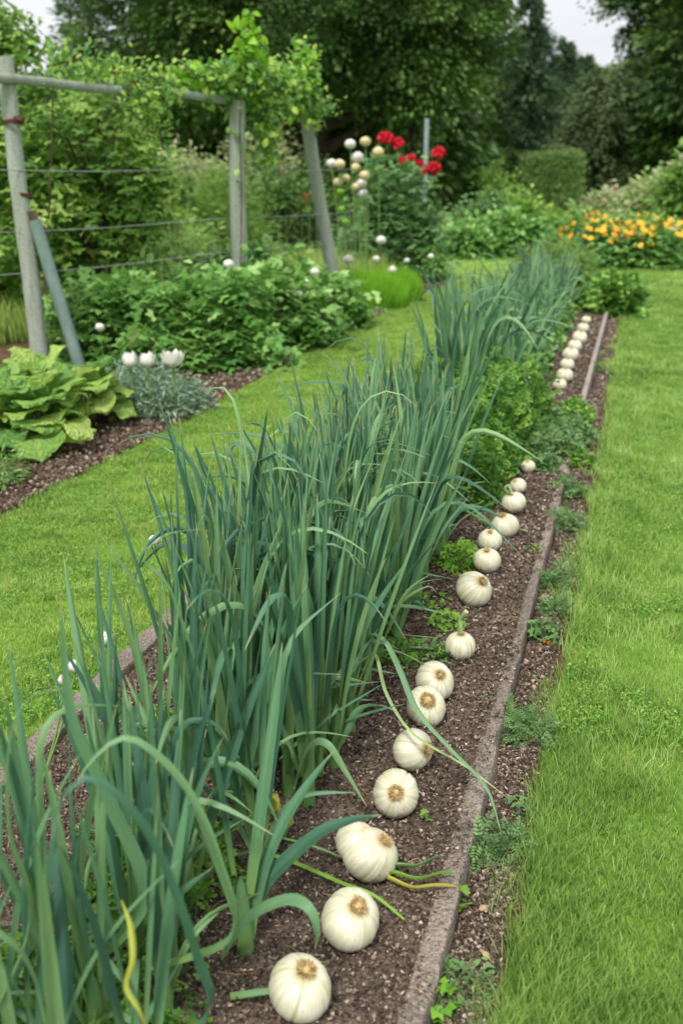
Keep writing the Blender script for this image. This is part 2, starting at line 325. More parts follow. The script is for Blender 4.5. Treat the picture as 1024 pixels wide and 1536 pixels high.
def bulbmat():
    m, nt, N, L = newmat('garlic_skin')
    at = N.new('ShaderNodeAttribute'); at.attribute_name = 'lf'; sp = N.new('ShaderNodeSeparateXYZ'); L.new(at.outputs['Vector'], sp.inputs[0])
    c = ramp(N, L, sp.outputs[0], [(0, lin(128,132,84)), (.25, lin(176,174,132)), (.5, lin(203,202,176)), (1, lin(228,227,214))])
    tc = N.new('ShaderNodeTexCoord'); n = N.new('ShaderNodeTexNoise'); n.inputs['Scale'].default_value = 28; n.inputs['Detail'].default_value = 5; L.new(tc.outputs['Object'], n.inputs[0])
    oi = N.new('ShaderNodeObjectInfo')
    c2 = ramp(N, L, n.outputs[0], [(.3, lin(222,218,186)), (.7, lin(255,252,246))])
    mi = N.new('ShaderNodeMix'); mi.data_type = 'RGBA'; mi.blend_type = 'MULTIPLY'; mi.inputs[0].default_value = .8; L.new(c, mi.inputs[6]); L.new(c2, mi.inputs[7])
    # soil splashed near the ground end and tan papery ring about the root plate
    mr = N.new('ShaderNodeMapRange'); mr.inputs[1].default_value = .16; mr.inputs[2].default_value = .02; L.new(sp.outputs[1], mr.inputs[0])
    m2 = N.new('ShaderNodeMix'); m2.data_type = 'RGBA'; L.new(mr.outputs[0], m2.inputs[0]); L.new(mi.outputs[2], m2.inputs[6]); m2.inputs[7].default_value = lin(196,170,120)
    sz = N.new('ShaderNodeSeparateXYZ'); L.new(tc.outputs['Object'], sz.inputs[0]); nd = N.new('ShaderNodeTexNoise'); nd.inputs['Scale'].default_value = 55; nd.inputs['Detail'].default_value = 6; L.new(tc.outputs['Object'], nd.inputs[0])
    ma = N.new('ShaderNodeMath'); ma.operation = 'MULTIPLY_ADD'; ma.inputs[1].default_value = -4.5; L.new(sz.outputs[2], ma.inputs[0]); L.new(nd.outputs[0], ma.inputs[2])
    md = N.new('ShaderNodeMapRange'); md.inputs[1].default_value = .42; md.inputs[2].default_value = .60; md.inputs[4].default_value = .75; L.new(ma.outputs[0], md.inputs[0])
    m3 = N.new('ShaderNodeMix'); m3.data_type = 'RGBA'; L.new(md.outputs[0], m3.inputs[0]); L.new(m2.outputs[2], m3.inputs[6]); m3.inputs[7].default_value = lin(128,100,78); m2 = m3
    b = N.new('ShaderNodeBsdfPrincipled'); b.inputs['Roughness'].default_value = .42; b.inputs['Specular IOR Level'].default_value = .35
    b.inputs['Subsurface Weight'].default_value = .12; b.inputs['Subsurface Radius'].default_value = (.01, .008, .004); b.inputs['Subsurface Scale'].default_value = .5
    L.new(m2.outputs[2], b.inputs['Base Color'])
    bp = N.new('ShaderNodeBump'); bp.inputs['Strength'].default_value = .35; bp.inputs['Distance'].default_value = .002; L.new(sp.outputs[0], bp.inputs['Height']); L.new(bp.outputs[0], b.inputs['Normal'])
    o = N.new('ShaderNodeOutputMaterial'); L.new(b.outputs[0], o.inputs[0]); return m
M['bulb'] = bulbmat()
M['root'] = lfmat('root_fibre', [lin(150,122,76), lin(200,172,116), lin(224,202,150)], rough=.9, trans=.1, scale=60)
def cabmat():
    m = lfmat('broad_leaf', [lin(92,140,66), lin(130,174,80), lin(168,200,98), lin(208,222,132)], rough=.4, trans=.35, scale=5, noise=.18)
    nt = m.node_tree; N = nt.nodes; L = nt.links
    b = [n for n in N if n.type == 'BSDF_PRINCIPLED'][0]; tc = [n for n in N if n.type == 'TEX_COORD'][0]
    vo = N.new('ShaderNodeTexVoronoi'); vo.inputs['Scale'].default_value = 55; L.new(tc.outputs['Object'], vo.inputs[0])
    bp = N.new('ShaderNodeBump'); bp.inputs['Strength'].default_value = .9; bp.inputs['Distance'].default_value = .015; L.new(vo.outputs['Distance'], bp.inputs['Height']); L.new(bp.outputs[0], b.inputs['Normal'])
    return m
M['cab'] = cabmat()

# ---------------------------------------------------------------- the setting
def strip(g, s0, s1, tl, tr, ns, nt, zf, power=1.0):
    f = (np.linspace(0, 1, ns)**power); s = s0+(s1-s0)*f; t = np.linspace(0, 1, nt)
    S, TT = np.meshgrid(s, t, indexing='ij'); a = tl(S) if callable(tl) else tl; b = tr(S) if callable(tr) else tr
    T_ = a+(b-a)*TT; X = S*DS[0]+T_*DT[0]; Y = S*DS[1]+T_*DT[1]; Z = zf(S, T_, TT)
    i = np.arange(ns-1)[:, None]*nt; j = np.arange(nt-1)[None]
    g.add(np.stack([X, Y, Z], -1).reshape(-1, 3), np.stack([i+j, i+j+1, i+nt+j+1, i+nt+j], -1).reshape(-1, 4)); return g
def lawn_edge(s): return -.108+.06*fbm(s*2.1, s*0+3, 11)+.03*fbm(s*9, s*0, 12)
def strip_edge(s): return -2.45+.10*fbm(s*1.1, s*0+3, 14)+.04*fbm(s*7, s*0, 15)+np.clip((s-9)*.045, 0, .25)

g = Geo()
xs = np.concatenate([np.linspace(-160, -20, 12), np.linspace(-16, 16, 60), np.linspace(20, 160, 12)])
ys = np.concatenate([np.linspace(-30, -1, 6), np.linspace(0, 60, 110), np.linspace(64, 260, 14)])
X, Y = np.meshgrid(xs, ys, indexing='ij'); n = len(ys)
Z = .03*fbm(X*.2, Y*.2, 3)*np.clip((Y-16)/8, 0, 1)-.012
i = np.arange(len(xs)-1)[:, None]*n; j = np.arange(n-1)[None]
g.add(np.stack([X, Y, Z], -1).reshape(-1, 3), np.stack([i+j, i+n+j, i+n+j+1, i+j+1], -1).reshape(-1, 4))
tag(obj('ground', g, M['lawnfar']), kind='structure')
g = Geo(); strip(g, -.5, 13.6, -1.38, lambda s: lawn_edge(s)+.02, 500, 26, lambda S, T, f: .004+.014*fbm(S*14, T*14, 20)-.004*(f*0), 1.5)
tag(obj('soil_trench', g, M['soil2']), kind='structure')
g = Geo(); strip(g, .2, 12.6, -1.27, -.25, 900, 150, lambda S, T, f: .056+.026*fbm(S*9, T*9, 21)+.026*fbm(S*45, T*45, 22, 3)-.004*np.clip((f-.9)/.1, 0, 1), 1.6)
tag(obj('raised_bed_soil', g, M['soil']), kind='structure')
g = Geo(); strip(g, 1.5, 13.4, lambda s: -5.2+0*s, strip_edge, 420, 90, lambda S, T, f: .006+.03*fbm(S*4, T*4, 24)*(1-f**6)+.012*fbm(S*28, T*28, 25), 1.4)
tag(obj('mulched_border_soil', g, M['soil2']), kind='structure')
g = Geo(); strip(g, -.5, 26, lambda s: lawn_edge(s), lambda s: 9+0*s, 200, 60, lambda S, T, f: .006+.01*fbm(S*1.2, T*1.2, 26))
tag(obj('right_lawn', g, M['turf']), kind='structure')
g = Geo(); strip(g, 0, 13.5, strip_edge, lambda s: -1.345+.02*fbm(s*3, s*0, 27), 200, 30, lambda S, T, f: .008+.012*fbm(S*1.2, T*1.2, 28))
tag(obj('lawn_path', g, M['turf']), kind='structure')

def board(label, s0, s1, prof, mat, jit=.004, end_round=True, name='edging_board', kx=0.0):
    ns = int((s1-s0)/.02)+2; s = np.linspace(s0, s1, ns); K = len(prof); V = []
    for k, (t, z) in enumerate(prof):
        dz = jit*2*fbm(s*13, s*0+k*.15, 31)+jit*.9*fbm(s*60, s*0+k*.25, 32); dt = jit*1.8*fbm(s*11, s*0+k*.15, 33)+jit*.8*fbm(s*70, s*0+k*.2, 34)+kx*(s-s0)
        V.append(np.stack([s*DS[0]+(t+dt)*DT[0], s*DS[1]+(t+dt)*DT[1], z+dz], -1))
    V = np.stack(V, 1); i = np.arange(ns-1)[:, None]*K; j = np.arange(K)[None]; k2 = (np.arange(K)+1)[None] % K
    gg = Geo(); gg.add(V.reshape(-1, 3), np.stack([i+j, i+k2, i+K+k2, i+K+j], -1).reshape(-1, 4))
    for e in (0, ns-1):
        r = V[e]; gg.add(np.vstack([r, r.mean(0)]), np.stack([np.arange(K), (np.arange(K)+1) % K, np.full(K, K)], 1))
    o = obj(name, gg, mat, loc=ST((s0+s1)/2, prof[0][0], 0)); tag(o, label, 'edging'); return o
def bprof(a, b, top, r=.005):
    return [(a, -.03), (a, top-.012), (a+.004, top-.002), (a+.010, top), (a+.5*(b-a), top+.001), (b-.004, top+.0005), (b-.0015, top-.0004), (b-.0002, top-.003), (b+.001, top-.014), (b+.004, top*.2), (b+.003, -.03)]
board('wide crumbling grey kerb along the garlic bed, nearest piece with a stepped end', .3, 2.17, bprof(-.270, -.222, .0625), M['kerb'], .009)
board('long narrow weathered kerb running past the middle garlic bulbs', 2.175, 4.72, bprof(-.262, -.226, .062), M['kerb'], .008)
board('thin silvery plank edging the far end of the garlic row', 5.75, 10.35, bprof(-.262, -.228, .085, .003), M['plank'], .002)
board('pale kerb between the left strip of lawn and the leek bed', .3, 13.2, bprof(-1.335, -1.27, .075), M['kerb'], .006)
g = Geo(); T = T_OCT
th = np.linspace(0, PI, 12); ph = np.linspace(0, 2*PI, 18, endpoint=False)
def blob(g, c, r, k=0, amp=.25, n1=14, n2=22):
    th = np.linspace(0, PI, n1)[:, None]; ph = np.linspace(0, 2*PI, n2, endpoint=False)[None]
    d = np.stack([np.sin(th)*np.cos(ph), np.sin(th)*np.sin(ph), np.cos(th)+0*ph], -1)
    rr = 1+amp*2*(fbm(d[..., 0]*1.7+5+k*3, d[..., 1]*1.7+d[..., 2]*2.1+k, 41+k))
    V = np.asarray(c)+d*rr[..., None]*np.asarray(r)
    i = np.arange(n1-1)[:, None]*n2; j = np.arange(n2)[None]; k2 = (np.arange(n2)+1)[None] % n2
    g.add(V.reshape(-1, 3), np.stack([i+j, i+n2+j, i+n2+k2, i+k2], -1).reshape(-1, 4)); return g
p = G(838, 712, .03); blob(g, p, (.05, .09, .055), 3)
tag(obj('rough_stone', g, M['kerb'], loc=p), 'rough grey stone half buried where the kerb breaks off', 'stone')

# crumbs, pebbles, straw
def crumbs(name, N, s0, s1, t0, t1, z, rng, mat, label, hi=.0, tf=None, pw=2.):
    u = RNG.random(N); s = s0*(s1/s0)**(u**1.0) if s0 > 0 else u*s1
    t = t0+(t1-t0)*RNG.random(N)
    if tf is not None: t = tf(s, RNG.random(N))
    pos = np.stack([s*DS[0]+t*DT[0], s*DS[1]+t*DT[1], z+0*s], 1)
    pos[:, 2] += .026*fbm(s*9, t*9, 21)+.026*fbm(s*45, t*45, 22, 3) if z > .03 else .01
    sz = rng[0]+(rng[1]-rng[0])*RNG.random(N)**3.2; sz = sz*np.clip(s/2.2, .8, 3.5)**.6
    g = Geo(); scatter(g, T_OCT, pos, rv(N), rv(N), sz, .6+.7*RNG.random(N), rnd=RNG.random(N)**2.5)
    return tag(obj(name, g, mat, smooth=False), label, 'soil', kind='stuff')
crumbs('soil_crumbs', 120000, .8, 10, -1.26, -.229, .060, (.0010, .0066), M['crumb'], 'loose brown crumbs and clods covering the raised bed')
crumbs('trench_crumbs', 26000, .8, 10, -.215, -.13, .008, (.0012, .008), M['crumb'], 'loose soil crumbs in the narrow trench beside the kerb')
crumbs('mulch_chips', 24000, 3., 13, 0, 0, .012, (.002, .010), M['crumb'], 'brown mulch chips at the edge of the left border', tf=lambda s, u: strip_edge(s)-.9*u**1.5-.01)
for nm_, N, ta, tb_, z_, lab in (('bark_shreds', 42000, -1.26, -.232, .064, 'fine brown bark shreds strewn over the raised bed'), ('bark_shreds', 12000, -.215, -.12, .018, 'fine bark shreds in the trench beside the kerb')):
    s = .85*(9/.85)**RNG.random(N); t = ta+(tb_-ta)*RNG.random(N)
    pos = np.stack([s*DS[0]+t*DT[0], s*DS[1]+t*DT[1], z_+.026*fbm(s*9, t*9, 21)*(z_ > .03)+.006*RNG.random(N)], 1)
    g = Geo(); scatter(g, T_NR, pos, rv(N)*[1, 1, .45], rv(N)*.7+[0, 0, .8], (.004+.012*RNG.random(N)**1.5)*np.clip(s/2, .8, 3)**.5, 1.6, rnd=RNG.random(N)**1.8)
    tag(obj(nm_, g, M['crumb'], smooth=False), lab, 'mulch', kind='stuff')
N = 500; s = .9*(6/.9)**RNG.random(N); t = -.275-.75*RNG.random(N)**1.6; pos = np.stack([s*DS[0]+t*DT[0], s*DS[1]+t*DT[1], .055+.022*fbm(s*9, t*9, 21)], 1)
g = Geo(); scatter(g, T_OCT, pos, rv(N), rv(N), .0025+.006*RNG.random(N)**3, .9)
tag(obj('pebbles', g, M['pebble'], smooth=False), 'small pale pebbles scattered over the brown bed', 'pebbles', kind='stuff')
N = 420; s = .9*(9/.9)**RNG.random(N); t = -.275-.95*RNG.random(N); s[300:] = 3+6*RNG.random(120); t[300:] = -2.5-.4*RNG.random(120)
pos = np.stack([s*DS[0]+t*DT[0], s*DS[1]+t*DT[1], np.where(t < -2, .03, .062)+.006*RNG.random(N)], 1)
g = Geo()
for k in range(N):
    a = RNG.random()*2*PI; L_ = .02+.05*RNG.random(); d = np.array([math.cos(a), math.sin(a), 0]); e = np.array([-d[1], d[0], 0])*L_*.3*RNG.normal()
    tube(g, spline([pos[k], pos[k]+d*L_*.5+e+[0, 0, .004], pos[k]+d*L_], 5), .0008, 4, RNG.random(), cap=False)
tag(obj('straw_bits', g, M['straw']), 'dry straw and root threads lying on the soil', 'straw', kind='stuff')

# ---------------------------------------------------------------- lawn grass
def ringpts(N, r0, r1, ex, half=26):
    """ground points, density falling as distance^-ex"""
    u = RNG.random(N); k = 2-ex; r = (r0**k+u*(r1**k-r0**k))**(1/k)
    a = np.radians(-half+2*half*RNG.random(N)); return r*np.sin(a), r*np.cos(a), r
def grass(name, label, mat, N, r0, r1, ex, mask, Lf, Wf, lean, bend, K=4):
    x, y, r = ringpts(N, r0, r1, ex); s, t = toST(x, y); m = mask(s, t, x, y); x, y, r, s, t = x[m], y[m], r[m], s[m], t[m]; n = len(x)
    patch = vn(x*1.3, y*1.3, 51); fine = vn(x*7, y*7, 52)
    L_ = Lf(r, s, t)*(.55+.6*RNG.random(n))*(.75+.5*fine); W = Wf(r)*(.7+.6*RNG.random(n))
    rnd = np.clip(.35*RNG.random(n)+.40*patch+.55*vn(x*9, y*9, 53)-.22+.5*(RNG.random(n) > .95), 0, 1)
    g = Geo(); blades(g, np.stack([x, y, .004+0*x], 1), L_, W, lean*np.abs(RNG.normal(size=n)), bend*RNG.random(n), K, rnd)
    return tag(obj(name, g, mat), label, 'grass', kind='stuff')
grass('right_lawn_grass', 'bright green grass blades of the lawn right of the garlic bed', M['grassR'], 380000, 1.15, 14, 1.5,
      lambda s, t, x, y: t > lawn_edge(s)+.012*RNG.normal(size=len(s)), lambda r, s, t: .026+.052*np.exp(-np.clip(t+.11, 0, 9)/.10)*(.4+vn(s*9, t*9, 57))+.040*vn(s*8, t*8, 55)**2, lambda r: np.maximum(.0023, .0009*r), .34, .9)
x = RNG.uniform(.9, 9, 26000); t_ = -.215+.14*RNG.random(26000)**.6; m = (vn(x*6, t_*14, 66) > .60) & (t_ < lawn_edge(x)+.01); x, t_ = x[m], t_[m]; n = len(x)
g = Geo(); blades(g, np.stack([x*DS[0]+t_*DT[0], x*DS[1]+t_*DT[1], .006+0*x], 1), .018+.04*RNG.random(n), np.maximum(.0018, .0008*x), .7*RNG.random(n), 1.2*RNG.random(n), 4)
tag(obj('stray_grass', g, M['grassR']), 'stray grass creeping into the trench beside the kerb', 'grass', kind='stuff')
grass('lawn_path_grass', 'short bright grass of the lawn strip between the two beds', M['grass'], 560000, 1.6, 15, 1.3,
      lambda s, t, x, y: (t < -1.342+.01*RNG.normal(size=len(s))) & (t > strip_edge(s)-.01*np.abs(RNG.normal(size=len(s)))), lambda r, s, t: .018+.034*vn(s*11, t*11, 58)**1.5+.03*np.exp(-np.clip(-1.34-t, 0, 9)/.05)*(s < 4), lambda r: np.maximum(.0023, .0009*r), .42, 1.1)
def farmask(s, t, x, y):
    return (s > 13.2) | ((t < -5.0) & (y < 14))
grass('far_lawn_grass', 'mown grass of the distant lawn behind the beds', M['grass'], 110000, 11, 48, 1.2, farmask, lambda r, s, t: .05+0*r, lambda r: .0011*r, .6, .9, 3)
# tiny clover-like leaves through the lawn strip
x, y, r = ringpts(330000, 1.2, 10, 1.5); s, t = toST(x, y); m = (((t < -1.36) & (t > strip_edge(s)) & (vn(x*4, y*4, 61) > .30)) | ((t > lawn_edge(s)+.02) & (vn(x*3, y*3, 63) > .50))) & (vn(x*19, y*19, 64) > .3); x, y = x[m], y[m]; n = len(x)
g = Geo(); scatter(g, T_TRI, np.stack([x, y, .014+.026*RNG.random(n)], 1), rv(n)*[1, 1, .2], rv(n)*.5+[0, 0, 1], .006+.007*RNG.random(n))
tag(obj('clover', g, M['undergrowth']), 'tiny clover leaves mixed through the mown grass', 'clover', kind='stuff')

# ---------------------------------------------------------------- garlic bulbs
def bulb(u, v, w, h, cu, cv, label, seed, lobes=9, lobe_amp=.05, twin=False, stalk=None, fringe=1.):
    """u,v,w,h: where it lies; cu,cv: where its root plate shows on it"""
    r = w/2/F*2; 
    for _ in range(5):
        c = G(u, v, .060+r*.74); depth = c[1]*math.cos(PITCH)+(CAMH-c[2])*math.sin(PITCH); r = w/2/F*depth
    a, b = (cu-u)/(w/2)*1.12, -(cv-v)/(h/2)*1.12; q0 = math.hypot(a, b); a, b = (a, b) if q0 < .93 else (a*.93/q0, b*.93/q0); q = max(.05, 1-a*a-b*b); d = np.array([a, b, math.sqrt(q)])
    ax = nrm(d[0]*np.array([1, 0, 0])+d[1]*np.array([0, math.sin(PITCH), math.cos(PITCH)])+d[2]*np.array([0, -math.cos(PITCH), math.sin(PITCH)]))
    t = thing('garlic_bulb', label, 'garlic bulb', (c[0], c[1], c[2]-r*.8), 'white garlic bulbs lying along the bed')
    e1 = nrm(np.cross(ax, [.2, 1, .1])); e2 = np.cross(ax, e1)
    rs = np.random.default_rng(seed); n1, n2 = 40, 144
    th = np.linspace(0, PI, n1)[:, None]; ph = np.linspace(0, 2*PI, n2, endpoint=False)[None]
    cuts = np.sort((np.arange(lobes)+.35*rs.normal(size=lobes)*.7)*2*PI/lobes); amps = .5+.8*rs.random(lobes)
    groove = np.zeros((1, n2))
    for cc, am in zip(cuts, amps):
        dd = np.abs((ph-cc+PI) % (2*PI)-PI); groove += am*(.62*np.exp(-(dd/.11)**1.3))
    f2 = np.cumsum(rs.normal(size=n2)); f2 = f2-np.linspace(f2[0], f2[-1], n2); fine = rs.random(n2); fine = (fine+np.roll(fine, 1)+.5*np.roll(fine, 2))/2.5
    waist = np.sin(th)**.8
    wp = ph+.10*np.sin(2*ph+rs.random()*6)+.07*np.sin(5*ph+rs.random()*6); nl_ = lobes+rs.integers(8, 12); rid = np.abs(np.sin(wp*nl_/2)); lam = .35+.65*vn(ph*nl_/6.28+.5, 0*ph, seed)
    val = np.exp(-(rid/.20)**2)*lam
    R = 1-lobe_amp*.85*groove*waist-.030*val*waist-.008*fine[None]*waist+(.03+.04*rs.random())*np.sin(ph*1+rs.random()*6)*waist+(.02+.03*rs.random())*np.sin(2*ph+rs.random()*6)*waist
    prof_r = np.sin(th)**.92; prof_z = np.cos(th)*.86
    dim = .07*np.exp(-(th/.34)**2)+.05*np.exp(-((PI-th)/.3)**2)
    prof_z = prof_z-dim
    V = (prof_r*R)[..., None]*(np.cos(ph)[..., None]*e1+np.sin(ph)[..., None]*e2)+(prof_z*(1+.0*ph))[..., None]*ax
    sc = r*np.array([1, 1, 1.]); Vw = c+V*sc
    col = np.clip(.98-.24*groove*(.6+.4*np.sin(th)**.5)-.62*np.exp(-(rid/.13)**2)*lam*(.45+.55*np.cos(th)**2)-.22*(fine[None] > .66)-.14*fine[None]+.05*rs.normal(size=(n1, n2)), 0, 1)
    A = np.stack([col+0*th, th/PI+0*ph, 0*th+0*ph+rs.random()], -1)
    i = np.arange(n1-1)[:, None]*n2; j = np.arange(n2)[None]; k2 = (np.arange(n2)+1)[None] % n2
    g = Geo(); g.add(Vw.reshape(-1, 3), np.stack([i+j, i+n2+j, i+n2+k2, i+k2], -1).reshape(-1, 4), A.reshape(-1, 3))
    if twin:
        c2 = c+np.array([-.42, .22, .30])*r; V2 = c2+V*r*.80
        g.add(V2.reshape(-1, 3), np.stack([i+j, i+n2+j, i+n2+k2, i+k2], -1).reshape(-1, 4), A.reshape(-1, 3))
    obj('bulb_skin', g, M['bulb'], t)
    # root plate: a raised disc with dried root fibres
    g = Geo(); top = c+ax*(.86-.02)*r; nf = int(260*fringe) if w > 30 else 30
    blob(g, top, np.array([1, 1, 1])*r*.15*max(fringe, .5), seed % 7, .3, 8, 12)
    for k in range(nf):
        a_ = rs.random()*2*PI; rr = r*.27*math.sqrt(rs.random())*max(fringe, .6); dd = e1*math.cos(a_)+e2*math.sin(a_)
        p0 = top+dd*rr*.7; p1 = p0+(ax*(.4+.8*rs.random())+dd*(.2+1.0*rs.random()))*r*.13; p2 = p1+(ax*(rs.random()-.4)+dd*(rs.random()-.2)+rs.normal(size=3)*.4)*r*.10
        tube(g, [p0, p1, p2], [r*.013, r*.011, r*.006], 4, rs.random(), cap=False)
    obj('root_plate', g, M['root'], t)
    return t, c, r, ax
BULBS = [
 (449,1480,98,96,460,1445,'white garlic bulb nearest the bottom of the photo, the front one of the row',1,10,.045,{}),
 (524,1378,92,88,537,1350,'second garlic bulb from the bottom, just below the green cut stalks',2,11,.05,{}),
 (555,1283,86,86,578,1254,'double lobed garlic bulb with cut green stalks poking out to its right',3,8,.06,dict(twin=True, fringe=.6)),
 (592,1189,72,80,592,1179,'fourth bulb from the bottom, tan root plate facing straight at the viewer',4,10,.05,{}),
 (619,1124,64,68,640,1119,'garlic bulb tipped sideways, root plate turned right under a fallen leaf',5,10,.04,{}),
 (637,1061,62,58,639,1047,'garlic bulb with a spread star of golden dry roots, touching the one behind it',6,9,.04,dict(fringe=1.5)),
 (652,1021,60,50,658,1010,'flattish garlic bulb just behind the one with golden roots',7,7,.06,dict(fringe=.6)),
 (690,969,48,44,690,948,'finely ribbed garlic bulb with a curved dry neck standing up',8,14,.05,dict(fringe=.4)),
 (711,885,56,50,721,872,'broad lumpy garlic bulb just right of the bright lime weed',9,8,.05,dict(fringe=.7)),
 (730,841,42,39,728,826,'smooth garlic bulb directly behind the broad lumpy one',10,9,.03,dict(fringe=.3)),
 (734,811,38,30,733,800,'small smooth garlic bulb wedged between its neighbours under the long flower stalk',11,9,.03,dict(fringe=.2)),
 (756,789,42,40,752,772,'garlic bulb with the dried flower stalk lying across it',12,8,.04,dict(fringe=.5)),
 (769,754,36,34,762,738,'garlic bulb with a short bent pale neck in front of the parsley',13,8,.04,dict(fringe=.3)),
 (776,729,26,22,770,722,'small twin garlic bulb half hidden at the foot of the parsley',14,6,.07,dict(fringe=.3)),
 (791,700,22,22,789,692,'yellowish garlic bulb sitting in the low weeds right of the parsley',15,8,.04,dict(fringe=.4)),
 (802,662,20,26,802,650,'tall yellow stained garlic bulb deepest among the weeds',16,8,.04,dict(fringe=.4)),
 (839,577,21,15,838,571,'nearest of the far row of bulbs, pale pinkish and flat, next to the white flowers',17,8,.03,dict(fringe=.2)),
 (846,563,25,18,846,556,'second bulb of the far row, broader than the one before it',18,8,.03,dict(fringe=.2)),
 (850,547,22,16,850,541,'third bulb of the far row counted from the white flowers',19,8,.03,dict(fringe=.2)),
 (855,532,25,19,855,525,'fourth bulb of the far row, cream coloured and large',20,8,.03,dict(fringe=.2)),
 (861,519,22,15,861,513,'fifth bulb of the far row, slightly to the right of the large cream one',21,8,.03,dict(fringe=.2)),
 (869,506,23,18,869,500,'sixth bulb of the far row, largest of the last four',22,8,.03,dict(fringe=.2)),
 (874,492,18,13,874,487,'second last bulb of the far row, small and round',23,8,.03,dict(fringe=.2)),
 (879,480,14,11,879,476,'last and smallest garlic bulb at the far end of the row',24,8,.03,dict(fringe=.2)),
]
binfo = {}
for (u, v, w, h, cu, cv, lab, sd, lo, am, kw) in BULBS:
    binfo[sd] = bulb(u, v, w, h, cu, cv, lab, sd, lo, am, **kw)
# cut stalks on bulb 3, necks
t, c, r, ax = binfo[3]
for k, (e, z0, mt) in enumerate((((664, 1286), .085, 'shank'), ((682, 1310), .075, 'weedbright'), ((686, 1328), .070, 'leekyel'))):
    p0 = c+np.array([r*.55, -.02-.012*k, -.30*r-.004*k]); p1 = G(e[0], e[1], z0)
    g = Geo(); mid = (p0+p1)/2+np.array([0, -.010-.004*k, .002]); cl = spline([p0, mid, p1], 14); wd = np.interp(np.linspace(0, 1, 14), [0, .3, .8, .96, 1], [.017, .015, .012, .008, .002])
    cl[:, 2] += .004*np.sin(np.linspace(0, 9, 14)+k); ribbon(g, cl, wd, side=[.1, -1, .3], fold=.75, rnd=.3+.3*k, cross=7, twist=.7); obj('cut_stalk', g, M[mt], t)
t, c, r, ax = binfo[8]
p0 = c+ax*r*.66; g = Geo(); tube(g, spline([p0-ax*.01, p0+[-.002, .004, .035], P(689, 930, p0[1]+.01), P(699, 917, p0[1]+.0)], 12), [.011, .009, .0078, .007, .0065, .0062, .006, .006, .006, .006, .007, .0075], 10)
obj('dry_neck', g, M['leekpale'], t)
t, c, r, ax = binfo[13]
p0 = c+np.array([-.3*r, 0, .7*r]); g = Geo(); tube(g, spline([p0, P(757, 733, c[1]), P(762, 728, c[1]), P(768, 742, c[1]-.02)], 10), .006, 8); obj('bent_neck', g, M['leekpale'], t)


